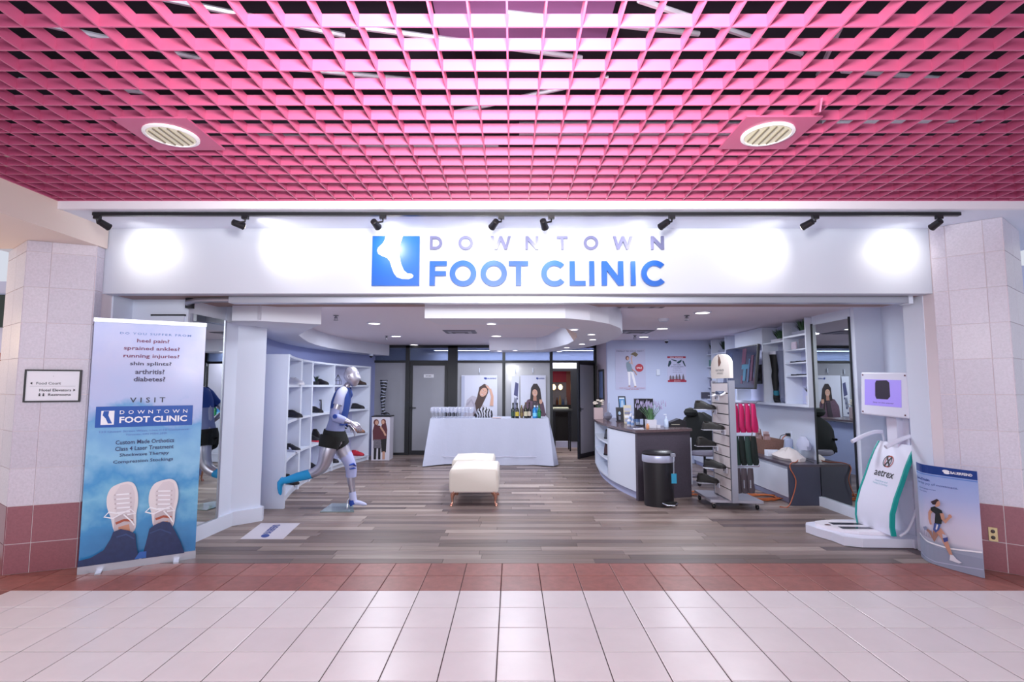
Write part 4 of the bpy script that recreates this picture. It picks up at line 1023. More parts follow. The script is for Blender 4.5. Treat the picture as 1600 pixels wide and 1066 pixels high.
# ================================================================== DRAPED TABLE WITH GLASSES AND BOTTLES
tz = .885; tx0, tx1 = PY(672, 655, 10.3).x, PY(858, 655, 10.3).x; ty0, ty1 = 10.32, 11.08
cloth = mat('white_tablecloth', '#bfc3d8', .75, bump=(14, .25))
t = root('banquet_table', 'long folding table hidden under a white cloth in front of the glass wall', 'table', ((tx0+tx1)/2, 10.7, 0))
G().box(tx0+.03, tx1-.03, ty0+.03, ty1-.03, tz-.04, tz-.004).build('tabletop', mat('table_grey', '#8d8d96', .6), t)
for sx in (tx0+.2, tx1-.2):
    for sy in (ty0+.12, ty1-.12): G().tube([(sx, sy, 0), (sx, sy, tz-.04)], .016, 8).build('leg', alu, t)
g = G(); seg = 150; per = []
L1, L2 = tx1-tx0, ty1-ty0; P_ = 2*(L1+L2)
for i in range(seg):
    s = i/seg*P_
    if s < L1: q = (tx0+s, ty0, 0, -1)
    elif s < L1+L2: q = (tx1, ty0+s-L1, 1, 0)
    elif s < 2*L1+L2: q = (tx1-(s-L1-L2), ty1, 0, 1)
    else: q = (tx0, ty1-(s-2*L1-L2), -1, 0)
    cd = min(abs(q[0]-tx0), abs(q[0]-tx1)) + min(abs(q[1]-ty0), abs(q[1]-ty1)); cr = max(0, 1-cd/.28)
    per.append((q, s, cr))
rings = []
for f in (0, .03, .15, .35, .6, .8, 1):
    ring = []
    for q, s, cr in per:
        cx, cy = (q[0]-(tx0+tx1)/2)/(L1/2), (q[1]-(ty0+ty1)/2)/(L2/2)
        wob = (.012*sin(s*9+1)+.01*sin(s*17+f*2))*f + cr*.10*f + .02*f*(1 if cr else 0)
        nx_, ny_ = (q[2]+cx*cr*.7, q[3]+cy*cr*.7)
        ring.append((q[0]+nx_*wob, q[1]+ny_*wob, tz+.004-f*(tz-.012+.0)-(0 if f else 0)+ (.012*f*sin(s*3))))
    rings.append(ring)
g.loft(rings, cap=False); nv = len(g.v); g.f.append(list(range(seg))); g.m.append(0)
g.v = [Vector((p.x, p.y, max(p.z, .006))) for p in g.v]
cl = g.build('tablecloth', cloth, smooth=True, loc=((tx0+tx1)/2, 10.7, 0)); tag(cl, 'white cloth draped to the floor over the long table', 'tablecloth')
G().add([(tx0+.05, ty0-.028, .172), (tx1-.05, ty0-.028, .172), (tx1-.05, ty0-.028, .178), (tx0+.05, ty0-.028, .178), (tx0+.05, ty0-.02, .172), (tx1-.05, ty0-.02, .172), (tx1-.05, ty0-.02, .178), (tx0+.05, ty0-.02, .178)], [(0, 1, 2, 3), (3, 2, 6, 7), (0, 4, 5, 1)]).build('hem_line', mat('hem_white', '#dcdaee', .7), cl)
# wine glasses
wglass = mat('thin_glass', '#e8ecff', .05, alpha=.22, coat=.8)
TZ = tz+.006
wg = local_root('wine_glass', 'small clear stemmed wine glass in the rows at the left end of the table', 'glass', 'wine glasses on the left of the table')
wg['label'] = 'one of the many clear wine glasses in rows on the left of the white table'
G().lathe([(.032, .0), (.031, .003), (.005, .007), (.004, .07), (.012, .078), (.032, .098), (.036, .125), (.030, .165), (.0285, .165), (.034, .125), (.03, .10), (.01, .083), (.002, .082)], n=12).build('bowl', wglass, wg, smooth=True)
G().lathe([(.0325, .0), (.032, .0035), (.006, .006)], n=12).build('foot', wglass, wg, smooth=True)
first = True
for r in range(3):
    for i in range(11):
        x = PY(676+i*6.0+r*1.5, 655, 10.55+r*.16).x; y = 10.47+r*.16+.02*sin(i*3+r)
        if first: wg.location = (x, y, TZ); wg.scale = (1.15, 1.15, 1.25); first = False
        else: dup(wg, (x, y, TZ))
# zebra bag, plate
bx = PY(756, 650, 10.75)
zeb = bpy.data.materials.new('zebra_cloth'); zeb.use_nodes = True; nt = zeb.node_tree; wv = nt.nodes.new('ShaderNodeTexWave'); wv.inputs['Scale'].default_value = 5.5; wv.inputs['Distortion'].default_value = 7
ge = nt.nodes.new('ShaderNodeNewGeometry'); nt.links.new(ge.outputs['Position'], wv.inputs['Vector']); rp = nt.nodes.new('ShaderNodeValToRGB'); rp.color_ramp.interpolation = 'CONSTANT'
rp.color_ramp.elements[0].color = lin('#1a1a20'); rp.color_ramp.elements[1].color = lin('#b9b9c8'); rp.color_ramp.elements[1].position = .5
nt.links.new(wv.outputs['Fac'], rp.inputs[0]); nt.links.new(rp.outputs[0], nt.nodes['Principled BSDF'].inputs['Base Color'])
R = random.Random(5); g = G(); rings = []
for f, s in ((0, 1), (.25, 1.08), (.55, .98), (.8, .72), (1, .3)):
    rings.append([Vector((bx.x+cos(a)*.17*s*(1+.08*R.uniform(-1, 1)), 10.72+sin(a)*.11*s, TZ+f*.19*(1+.12*R.uniform(-1, 1)*(f > 0)))) for a in [2*pi*j/18 for j in range(18)]])
tag(g.loft(rings).build('zebra_bag', zeb, smooth=True), 'crumpled black and white zebra-patterned cloth bag on the table', 'bag')
px_ = PY(776, 655, 10.45); tag(G().lathe([(.06, TZ), (.1, TZ+.008), (.098, TZ+.012), (.05, TZ+.006)], (px_.x, 10.45, 0), 20).build('plate', mat('plate_pink', '#d8b8b4', .4), smooth=True), 'small flat dish right of the zebra bag', 'plate')
def bottle(name, label, u, y, col, h_, r, lab=None, cap=None, neck=.38):
    x = PY(u, 650, y).x; t = root(name, label, 'bottle', (x, y, TZ), 'bottles at the right end of the table')
    G().lathe([(r*.9, 0), (r, .006), (r, h_*(.92-neck)), (r*.75, h_*(1.0-neck)), (r*.36, h_*(1.1-neck)), (r*.32, h_*.97), (r*.38, h_*.975), (r*.38, h_)], (x, y, TZ), 14).build('body', mat('bottle_'+col.strip('#'), col, .12, coat=.5), t, smooth=True)
    if lab: G().lathe([(r*1.02, h_*.14), (r*1.02, h_*.42)], (x, y, TZ), 14).build('bottle_label', mat('blabel_'+lab.strip('#'), lab, .5), t, smooth=True)
    if cap: G().lathe([(r*.42, h_*.9), (r*.42, h_+.004), (r*.3, h_+.006)], (x, y, TZ), 12).build('cap', mat('bcap_'+cap.strip('#'), cap, .4), t)
bottle('wine_bottle', 'dark green wine bottle, leftmost of the bottles', 801.5, 10.50, '#10231a', .29, .036, '#2c4a3a', '#141416')
bottle('wine_bottle', 'dark bottle with a yellow label', 808.0, 10.47, '#14140f', .29, .038, '#c9b23c', '#141416')
bottle('wine_bottle', 'olive gold bottle between the yellow-labelled and the white-labelled bottle', 815.0, 10.55, '#6b5b3e', .24, .032, '#8d7748', '#8a7440', .2)
bottle('wine_bottle', 'dark olive wine bottle with a pale round label', 821.3, 10.47, '#262312', .30, .037, '#cfc7a8', '#6b4c1c')
bottle('wine_bottle', 'dark wine bottle with a tall cream label', 827, 10.52, '#1c1416', .30, .037, '#d6c7b4', '#2a1014')
bottle('water_bottle', 'bright blue water bottle', 835.5, 10.47, '#2186cf', .24, .042, '#7fd0f4', '#e8f0fa', .25)
bottle('water_bottle', 'second slightly duller blue water bottle beside the green bottle', 839.8, 10.58, '#4f8fc8', .235, .036, '#a9cdea', '#d8e4f4', .25)
bottle('wine_bottle', 'bright green bottle at the right end of the row', 842.5, 10.47, '#0f6b3c', .27, .034, '#1c8a50', '#0e3a24')

# ================================================================== WOMEN POSTERS ON THE GLASS
skn = inks('skin2', '#d8a894'); skd = inks('skinshade', '#b98472'); hair = inks('darkhair', '#2b2024'); hair2 = inks('brownhair', '#4a3531'); wht = inks('white', '#f1eef6'); gry = inks('grey', '#7f8398'); navy = inks('logo_navy', '#27408f'); plum = inks('plum', '#5e4658'); plaid = mat('ink_plaid', '#6a4f63', .6, noise=(45, .5)); lav = inks('lavgrey', '#b7bcd6')
def banner_hang(label, u0, u1, v0, v1, draw, name='hanging_poster'):
    a = PY(u0, v0, GY-.05); b = PY(u1, v1, GY-.05); w_, h_ = b.x-a.x, a.z-b.z
    t = root(name, label, 'poster', ((a.x+b.x)/2, GY-.05, b.z))
    G().box(a.x, b.x, GY-.048, GY-.044, b.z, a.z).build('sheet', mat('poster_white', '#d4d6e8', .45), t)
    G().tube([((a.x+b.x)/2, GY-.03, a.z+.16), ((a.x+b.x)/2, GY-.03, a.z+.06)], .012, 6).build('hook', white, t)
    g = G(); g.tube([((a.x+b.x)/2, GY-.036, a.z+.10), ((a.x+b.x)/2, GY-.046, a.z)], .003, 4); g.build('hanging_cord', gry, t)
    pr = Print(planefn((a.x, GY-.0485, b.z), (1, 0, 0), (0, 0, 1))); draw(pr, w_, h_); pr.build('print', t)
def face(pr, cx, cy, s, tilt=0, smile=True):
    def q(x, y): return (cx+(x*cos(tilt)-y*sin(tilt))*s, cy+(x*sin(tilt)+y*cos(tilt))*s)
    pr.ell(cx, cy, .62*s, .85*s, skn, tilt)
    for e in (-.24, .24):
        c = q(e, .14); pr.ell(c[0], c[1], .11*s, .05*s, wht, tilt, 10); pr.ell(c[0], c[1], .05*s, .05*s, hair, tilt, 8)
        pr.stroke([q(e-.12, .26), q(e, .31), q(e+.12, .26)], .035*s, hair2)
    pr.stroke([q(0, .12), q(-.06, -.13), q(.05, -.15)], .03*s, skd)
    pr.poly([q(-.22, -.34), q(0, -.42), q(.22, -.34), q(.12, -.5), q(-.12, -.5)], wht); pr.stroke([q(-.24, -.33), q(0, -.43), q(.24, -.33)], .035*s, inks('lips', '#a8505a'))
def logo(pr, x0, x1, y0, y1, col):
    m_ = x0+(x1-x0)*.26
    pr.ell((x0+m_)/2, (y0+y1)/2+.2*(y1-y0), (m_-x0)/2, (y1-y0)*.38, col); pr.ell((x0+m_)/2+.1*(m_-x0), (y0+y1)/2-.25*(y1-y0), (m_-x0)/2.4, (y1-y0)*.3, col)
    pr.text('BAUERFEIND', m_+.03*(x1-x0), x1, y0+.15*(y1-y0), y1-.15*(y1-y0), col, .03)
def woman1(pr, w_, h_):
    logo(pr, w_*.62, w_*.97, h_*.90, h_*.945, navy)
    pr.rect(0, w_*.09, 0, h_*.98, lav)
    pr.poly([(w_*.05, 0), (w_*.16, h_*.42), (w_*.30, h_*.52), (w_*.46, h_*.48), (w_*.60, h_*.30), (w_*.72, h_*.22), (w_*.82, h_*.05), (w_*.85, 0)], inks('sweater', '#bcb6c6'))
    pr.poly([(w_*.34, 0), (w_*.36, h_*.30), (w_*.44, h_*.48), (w_*.50, h_*.72), (w_*.64, h_*.80), (w_*.76, h_*.74), (w_*.74, h_*.58), (w_*.64, h_*.40), (w_*.54, h_*.22), (w_*.48, h_*.0)], hair2)
    pr.stroke([(w_*.16, h_*.30), (w_*.28, h_*.42), (w_*.36, h_*.30), (w_*.40, h_*.1)], w_*.06, inks('sweater2', '#a8a2b4'))
    face(pr, w_*.615, h_*.60, w_*.155, -.5)
    pr.stroke([(w_*.84, h_*.28), (w_*.86, h_*.5), (w_*.80, h_*.68)], [w_*.1, w_*.07, w_*.06], skn)
    for k in range(4): pr.stroke([(w_*(.80-.02*k), h_*(.66+.01*k)), (w_*(.74-.02*k), h_*(.74+.01*k))], w_*.022, skn)
    pr.stroke([(w_*.5, h_*.16), (w_*.62, h_*.24), (w_*.7, h_*.16)], w_*.05, wht)
def woman2(pr, w_, h_):
    logo(pr, w_*.62, w_*.95, h_*.90, h_*.945, navy)
    pr.poly([(w_*.08, 0), (w_*.12, h_*.26), (w_*.28, h_*.42), (w_*.46, h_*.46), (w_*.72, h_*.46), (w_*.90, h_*.36), (w_*.97, h_*.15), (w_*.98, 0)], plaid)
    pr.poly([(w_*.38, h_*.40), (w_*.42, h_*.70), (w_*.52, h_*.80), (w_*.66, h_*.80), (w_*.78, h_*.68), (w_*.84, h_*.40), (w_*.90, h_*.12), (w_*.72, h_*.10), (w_*.68, h_*.36)], hair)
    pr.poly([(w_*.50, h_*.40), (w_*.64, h_*.40), (w_*.63, h_*.54), (w_*.52, h_*.54)], skd)
    face(pr, w_*.57, h_*.585, w_*.165, .06)
    pr.poly([(w_*.40, 0), (w_*.5, h_*.42), (w_*.57, h_*.34), (w_*.66, h_*.42), (w_*.6, 0)], inks('shirt_dark', '#3f3440'))
    pr.stroke([(w_*.96, h_*.05), (w_*.84, h_*.2), (w_*.78, h_*.36)], [w_*.14, w_*.11, w_*.08], plum)
    pr.ell(w_*.80, h_*.37, w_*.06, h_*.045, skn); 
    for k in range(4): pr.stroke([(w_*(.76+.03*k), h_*.36), (w_*(.755+.028*k), h_*.43)], w_*.022, skn)
banner_hang('hanging white poster of a laughing woman with long hair holding her head', 721, 777, 586.5, 653, woman1)
banner_hang('hanging white poster of a smiling dark-haired woman in a plum jacket', 813, 853, 586.5, 653, woman2)
def narrow(pr, w_, h_):
    pr.poly([(w_*.3, h_*.55), (w_*.8, h_*.5), (w_*.9, h_*.82), (w_*.5, h_*.86)], inks('indigo', '#4a4c78')); pr.poly([(w_*.2, h_*.25), (w_*.6, h_*.2), (w_*.7, h_*.42), (w_*.4, h_*.5)], gry)
    for k in range(4): pr.ell(w_*(.35+.12*k), h_*(.1+.12*k), w_*.1, h_*.03, inks('indigo', '#4a4c78'))
banner_hang('narrow pale poster with small grey figures left of the smiling woman', 799, 811.5, 588, 653, narrow)

# ---- wall posters
def wall_poster(label, u0, u1, v0, v1, draw, base='#c9cbe6', y=10.6):
    a = PY(u0, v0, y-.006); b = PY(u1, v1, y-.006); w_, h_ = b.x-a.x, a.z-b.z
    t = root('wall_poster', label, 'poster', ((a.x+b.x)/2, y-.004, b.z))
    G().box(a.x, b.x, y-.005, y-.001, b.z, a.z).build('sheet', mat('paper_'+base.strip('#'), base, .5), t)
    pr = Print(planefn((a.x, y-.0055, b.z), (1, 0, 0), (0, 0, 1))); draw(pr, w_, h_); pr.build('print', t)
def party(pr, w, h):
    pr.text('FINALLY NO SHOE PARTY', w*.05, w*.95, h*.925, h*.955, inks('indigo', '#4a4c78'), .01)
    pw = inks('clothes', '#aab6c8'); pr.poly([(w*.36, h*.66), (w*.47, h*.70), (w*.56, h*.52), (w*.58, h*.44), (w*.40, h*.44), (w*.36, h*.56)], inks('bluegreytop', '#7f93a6'))
    pr.poly([(w*.40, h*.44), (w*.50, h*.44), (w*.49, h*.22), (w*.48, h*.12), (w*.43, h*.12), (w*.42, h*.3)], wht); pr.poly([(w*.50, h*.45), (w*.59, h*.42), (w*.66, h*.20), (w*.68, h*.10), (w*.62, h*.10), (w*.56, h*.26)], wht)
    pr.ell(w*.40, h*.77, w*.06, h*.055, inks('auburn2', '#6b4244')); pr.ell(w*.415, h*.76, w*.035, h*.038, skn)
    pr.stroke([(w*.46, h*.67), (w*.56, h*.62), (w*.53, h*.76), (w*.56, h*.83)], w*.035, skn); pr.stroke([(w*.54, h*.50), (w*.64, h*.44), (w*.70, h*.36)], w*.03, skd)
    pr.poly([(w*.50, h*.86), (w*.58, h*.90), (w*.66, h*.92), (w*.76, h*.86), (w*.68, h*.80), (w*.64, h*.82), (w*.60, h*.84)], inks('bag', '#6e5f40'))
    pr.ell(w*.45, h*.09, w*.04, h*.012, skd); pr.ell(w*.645, h*.08, w*.04, h*.012, skd)
    pr.ell(w*.79, h*.535, w*.135, h*.095, inks('red', '#b5233c'), n=28); pr.text('SALE', w*.70, w*.87, h*.515, h*.555, wht, .03)
    for k in range(3): pr.rect(w*.05, w*(.3-.03*k), h*(.38-.09*k), h*(.385-.09*k), lav)
    pr.text('STEP INTO YOUR STYLE TODAY', w*.12, w*.97, h*.035, h*.055, inks('red', '#b5233c')); pr.text('new arrivals', w*.33, w*.75, h*.008, h*.026, inks('red', '#b5233c'))
wall_poster('pale poster of a woman in white trousers beside a round red badge', 961, 1009.5, 545, 609.5, party, '#bcbedd')
def boots(pr, w, h):
    rd = inks('red2', '#a82a44'); pr.rect(0, w, h*.93, h, rd); pr.text('FALL SAVINGS', w*.15, w*.85, h*.948, h*.982, wht, .02); pr.rect(0, w, 0, h*.07, rd); pr.text('SHOP NOW', w*.33, w*.68, h*.02, h*.05, wht, .02)
    tl = inks('teal', '#214350'); pr.poly([(w*.02, h*.62), (w*.08, h*.58), (w*.14, h*.70), (w*.22, h*.74), (w*.18, h*.84), (w*.08, h*.82)], tl)
    pr.poly([(w*.20, h*.90), (w*.50, h*.84), (w*.50, h*.80), (w*.36, h*.82), (w*.24, h*.86)], tl); pr.poly([(w*.50, h*.74), (w*.60, h*.72), (w*.74, h*.78), (w*.78, h*.88), (w*.68, h*.84), (w*.56, h*.80)], tl)
    pr.poly([(w*.80, h*.84), (w*.88, h*.82), (w*.98, h*.62), (w*.94, h*.60), (w*.84, h*.74)], tl)
    ii = inks('indigo', '#4a4c78'); pr.text('KEEP WARM', w*.32, w*.70, h*.655, h*.685, ii, .02); pr.text('WITH OUR NEW BOOTS', w*.18, w*.85, h*.58, h*.61, ii, .02); pr.text('COLLECTION', w*.32, w*.68, h*.52, h*.55, ii); pr.text('IN STORE NOW', w*.28, w*.74, h*.45, h*.475, ii); pr.text('ask for details', w*.26, w*.78, h*.37, h*.395, ii)
    bc = inks('taupe', '#6f6470')
    for x in (.14, .28, .46, .62, .82): pr.poly([(w*(x-.06), h*.07), (w*(x+.07), h*.07), (w*(x+.06), h*.2), (w*(x+.01), h*(.26+.06*(x > .3))), (w*(x-.04), h*.22)], bc)
    pr.poly([(w*.08, h*.075), (w*.92, h*.075), (w*.92, h*.10), (w*.08, h*.10)], rd)
wall_poster('poster with a red band showing several dark boots', 1042.5, 1072.5, 557, 597, boots, '#c6c8e6')
# thermostat
q = PY(1028, 582, 10.6); tag(G().box(q.x-.035, q.x+.035, 10.575, 10.599, q.z-.06, q.z+.06).build('thermostat', white, bevel=.006), 'small white thermostat on the wall between the two posters', 'thermostat')
# framed picture on the return wall
t = root('framed_picture', 'dark-framed picture on the short wall beside the open glass door', 'picture', (1.885, 11.25, 1.2))
g = G(); fy0, fy1, fz0, fz1 = 10.95, 11.55, 1.22, 1.86
for a in ((fy0, fy1, fz0, fz0+.04), (fy0, fy1, fz1-.04, fz1), (fy0, fy0+.04, fz0+.04, fz1-.04), (fy1-.04, fy1, fz0+.04, fz1-.04)): g.box(1.87, 1.898, a[0], a[1], a[2], a[3])
g.build('frame', black, t); G().box(1.88, 1.898, fy0+.04, fy1-.04, fz0+.04, fz1-.04).build('photo', mat('seascape', '#6f84b4', .4, noise=(5, .35)), t)
# corridor: high table, stool and hanging items seen through the doorway
t = root('bar_table', 'tall dark table with papers seen through the open door', 'table', (1.2, 12.75, 0))
G().box(.95, 1.42, 12.5, 12.95, .93, .97).build('tabletop', black, t)
for a in ((1.0, 12.55), (1.36, 12.55), (1.0, 12.9), (1.36, 12.9)): G().tube([(a[0], a[1], 0), (a[0], a[1], .93)], .018, 6).build('leg', black, t)
tag(G().box(.98, 1.33, 12.55, 12.8, .972, 1.01).build('paper_stack', mat('paper_cream', '#dfe0c4', .6)), 'stack of pale papers on the tall corridor table', 'papers')
t = root('shop_display', 'dark red lit display in the room beyond the internal window', 'display', (1.1, 14.6, 0))
G().box(.55, 1.9, 14.6, 14.72, 0, .999).build('cabinet', mat('cabinet_dark', '#2a2026', .5), t); G().box(.7, 1.5, 14.71, 14.74, 1.62, 2.1).build('red_panel', mat('red_glow', '#8e2440', .5, emit=.12), t)
G().box(1.5, 1.62, 14.71, 14.74, 0.9, 2.2).build('post', mat('post_rose', '#a86e6a', .6), t)
R = random.Random(9)
for k in range(9):
    x, z = .82+k*.083, R.uniform(1.02, 1.12)
    tag(G().lathe([(.025, 1.0), (.03, 1.02), (.03, z+.02), (.012, z+.08), (.012, z+.13)], (x, 14.655, 0), 8).build('display_bottle', mat('dispb%d' % (k % 4), ['#cfd6e8', '#7a4a3a', '#e8c48a', '#5a7ab0'][k % 4], .3), smooth=True), 'small bottle on the display cabinet beyond the internal window', 'bottle', 'bottles on the far display cabinet')
for k, x in enumerate((.86, 1.0, 1.12, 1.3)):
    tag(G().lathe([(.001, 1.40), (.05, 1.44), (.06, 1.5), (.02, 1.56)], (x, 14.3, 0), 10).build('pendant_lamp', mat('pend_glow', '#ffd9a0', .4, emit=3), smooth=True), 'small glowing lamp in the room beyond the internal window', 'lamp', 'small glowing lamps beyond the window')
def crv(pts, n):
    """smooth resample"""
    out = []; m_ = len(pts)-1
    for i in range(n+1):
        f = i/n*m_; k = min(int(f), m_-1); u_ = f-k
        p0 = Vector(pts[max(0, k-1)]); p1 = Vector(pts[k]); p2 = Vector(pts[k+1]); p3 = Vector(pts[min(m_, k+2)])
        out.append(.5*((2*p1)+(p2-p0)*u_+(2*p0-5*p1+4*p2-p3)*u_*u_+(3*p1-p0-3*p2+p3)*u_**3))
    return out
# ================================================================== ROLL-UP BANNER (left)
bA = PF(122, 888, .05); bB = PF(305, 863, .05); bA.z = bB.z = 0
Rb = (bB-bA).normalized(); bw = (bB-bA).length; bh = 2.07
t = root('rollup_banner', 'tall pull-up banner with white sneakers on blue, leaning beside the left pillar', 'banner', (bA+bB)/2)
Mb = frameM(bA, Rb, (0, 0, 1))
bg = bpy.data.materials.new('banner_watercolour'); bg.use_nodes = True; nt = bg.node_tree; P = nt.nodes['Principled BSDF']; P.inputs['Roughness'].default_value = .2
ge = nt.nodes.new('ShaderNodeNewGeometry'); sx_ = nt.nodes.new('ShaderNodeSeparateXYZ'); nt.links.new(ge.outputs['Position'], sx_.inputs[0])
no = nt.nodes.new('ShaderNodeTexNoise'); no.inputs['Scale'].default_value = 4.5; no.inputs['Detail'].default_value = 7; nt.links.new(ge.outputs['Position'], no.inputs['Vector'])
ma = nt.nodes.new('ShaderNodeMath'); ma.operation = 'MULTIPLY_ADD'; ma.inputs[1].default_value = .75; nt.links.new(no.outputs['Fac'], ma.inputs[0]); nt.links.new(sx_.outputs['Z'], ma.inputs[2])
mr = nt.nodes.new('ShaderNodeMapRange'); mr.inputs[1].default_value = .3; mr.inputs[2].default_value = 2.5; nt.links.new(ma.outputs[0], mr.inputs[0])
rp = nt.nodes.new('ShaderNodeValToRGB'); nt.links.new(mr.outputs[0], rp.inputs[0]); e = rp.color_ramp.elements
e[0].position = 0; e[0].color = lin('#2a6ca8'); e[1].position = 1; e[1].color = lin('#aab8ee')
for ps, c in ((.18, '#3f8fc8'), (.28, '#7cbede'), (.36, '#4797cf'), (.46, '#8cc4e6'), (.60, '#6fa9dc'), (.66, '#b9c8f0'), (.82, '#c3c9ee')): q = e.new(ps); q.color = lin(c)
nt.links.new(rp.outputs[0], P.inputs['Base Color'])
G().box(0, bw, .05, bh, -.001, .0, M=Mb).build('graphic_sheet', bg, t)
G().box(-.004, bw+.004, .0, .065, -.06, .012, M=Mb).build('base_cassette', alu, t)
G().box(-.004, bw+.004, bh-.012, bh+.022, -.012, .010, M=Mb).build('top_rail', alu, t)
G().tube([Mb @ Vector((bw/2, .06, -.03)), Mb @ Vector((bw/2, bh-.01, -.012))], .01, 8).build('support_pole', alu, t)
for sx in (.14, bw-.14): G().box(sx-.02, sx+.02, 0, .012, -.16, .10, M=Mb).build('foot', alu, t)
def bt_(x, y): return ((x-60)/(488-60), y)
pr = Print(planefn(Mb @ Vector((0, 0, 0)), Rb, (0, 0, 1)), step=.0006)
W_ = bw; Hh = bh
def line(body, t_, x0, x1, m, hgt=.011, bold=.0, space=1.0):
    y = Hh*(1-t_); pr.text(body, W_*x0, W_*x1, y-Hh*hgt/2, y+Hh*hgt/2, m, bold, space)
bl2 = inks('banner_blue', '#5c7fc4'); dkp = inks('banner_dark', '#413a5c'); rose = inks('banner_rose', '#7d3c66'); whi = inks('pure_white', '#f4f4fb', .35); bxb = inks('box_blue', '#2457b0', .2)
line('DO YOU SUFFER FROM', .048, .22, .86, bl2, .009, .012, 1.3)
for s_, tt, a, b, m_ in (('heel pain?', .079, .37, .66, rose), ('sprained ankles?', .111, .26, .76, rose), ('running injuries?', .143, .26, .76, rose), ('shin splints?', .175, .32, .69, dkp), ('arthritis?', .207, .37, .63, dkp), ('diabetes?', .238, .36, .64, dkp)):
    line(s_, tt, a, b, m_, .020, .02)
line('VISIT', .325, .34, .65, inks('visit', '#2c2a3c'), .021, .006, 1.7)
pr.rect(W_*.06, W_*.91, Hh*(1-.434), Hh*(1-.350), bxb)
pr.rect(W_*.105, W_*.215, Hh*(1-.423), Hh*(1-.367), whi); pr.poly([(W_*.125, Hh*(1-.368)), (W_*.118, Hh*(1-.385)), (W_*.145, Hh*(1-.398)), (W_*.165, Hh*(1-.418)), (W_*.20, Hh*(1-.418)), (W_*.185, Hh*(1-.405)), (W_*.165, Hh*(1-.385)), (W_*.17, Hh*(1-.368))], bxb)
line('DOWNTOWN', .374, .26, .86, whi, .015, .004, 1.9); line('FOOT CLINIC', .405, .26, .86, whi, .026, .03)
line('123 Queen Street West, Unit C10 Concourse', .452, .10, .88, bl2, .009); line('Toronto, ON M5H 2M9', .466, .32, .68, bl2, .009)
for s_, tt, a, b in (('Custom Made Orthotics', .496, .24, .75), ('Class 4 Laser Treatment', .522, .24, .75), ('Shockwave Therapy', .549, .28, .71), ('Compression Stockings', .576, .23, .75)): line(s_, tt, a, b, inks('banner_navy', '#2a3566'), .017, .01)
# sneakers from above and jeans
jean = mat('ink_denim', '#1f2f5c', .4, noise=(30, .35)); jean2 = mat('ink_denim_light', '#2f4576', .4, noise=(30, .35)); sh = inks('sneaker_white', '#e4dde0', .3); shs = inks('sneaker_shade', '#c2b6bc', .3); sk3 = inks('ankle', '#c79078', .4); red3 = inks('heel_red', '#a5533f', .4)
def Q(x, y): return (W_*(x-88)/(480-88)*1.0, Hh*(1-(y-110)/(975-110)))    # close-up px with the banner's lean removed
def sneaker_top(cx, tilt, mir):
    def q(x, y):
        xx = x*mir; return (W_*(cx+(xx*cos(tilt)-y*sin(tilt)*.9)), Hh*.262+(-(y)*cos(tilt)-xx*sin(tilt))*W_)
    pts = [(-.02, -.20), (.05, -.205), (.10, -.17), (.125, -.08), (.125, .03), (.105, .14), (.095, .27), (.05, .33), (-.05, .33), (-.09, .26), (-.11, .13), (-.135, .02), (-.13, -.09), (-.09, -.17)]
    pts2 = [tuple(p[:2]) for p in crv([(a_, b_, 0) for a_, b_ in pts+pts[:1]], 56)][:-1]; pr.poly([q(*p) for p in pts2], sh); pr.poly([q(x*.8, y*.8-.02) for x, y in pts[:8]]+[q(-.03, .24), q(-.06, .1), q(-.08, -.08)], inks('sneaker_mid', '#d8d0d6', .3))
    pr.poly([q(-.075, .12), (q(.08, .13)), q(.085, .30), q(.03, .35), q(-.06, .33), q(-.09, .26)], shs); pr.poly([q(-.05, .24), q(.04, .23), q(.05, .34), q(-.05, .34)], sk3)
    pr.stroke([q(-.07, .20), q(0, .18), (q(.07, .2))], .02, red3)
    for k in range(5):
        y = -.09+k*.045; pr.stroke([q(-.055, y), q(.055, y+.012)], .011, whi); pr.ell(*q(-.065, y), .007, .007, shs, n=8); pr.ell(*q(.065, y+.01), .007, .007, shs, n=8)
    pr.stroke([q(-.02, .11), q(-.12, .07), q(-.16, .11), q(-.09, .14), q(-.02, .11)], .012, whi); pr.stroke([q(-.02, .11), q(.06, .08), q(.10, .13), q(.03, .13)], .010, whi); pr.stroke([q(0, .12), q(.06, .20), q(.085, .25)], .010, whi)
sneaker_top(.335, -.10, 1); sneaker_top(.69, -.02, 1)
pr.poly([(0, Hh*.055), (W_*.10, Hh*.062), (W_*.20, Hh*.085), (W_*.25, Hh*.125), (W_*.27, Hh*.152), (W_*.33, Hh*.160), (W_*.40, Hh*.150), (W_*.455, Hh*.135), (W_*.47, Hh*.09), (W_*.50, Hh*.032), (0, Hh*.032)], jean)
pr.poly([(W_*.52, Hh*.032), (W_*.55, Hh*.09), (W_*.575, Hh*.148), (W_*.62, Hh*.162), (W_*.69, Hh*.172), (W_*.755, Hh*.165), (W_*.80, Hh*.13), (W_*.86, Hh*.08), (W_*.90, Hh*.032)], jean)
pr.stroke([(W_*.30, Hh*.13), (W_*.38, Hh*.137), (W_*.45, Hh*.115)], .012, jean2); pr.stroke([(W_*.58, Hh*.13), (W_*.67, Hh*.142), (W_*.77, Hh*.12)], .012, jean2)
pr.poly([(W_*.46, Hh*.034), (W_*.50, Hh*.06), (W_*.56, Hh*.06), (W_*.56, Hh*.034)], inks('gap_blue', '#3566b4', .4))
pr.build('print', t)

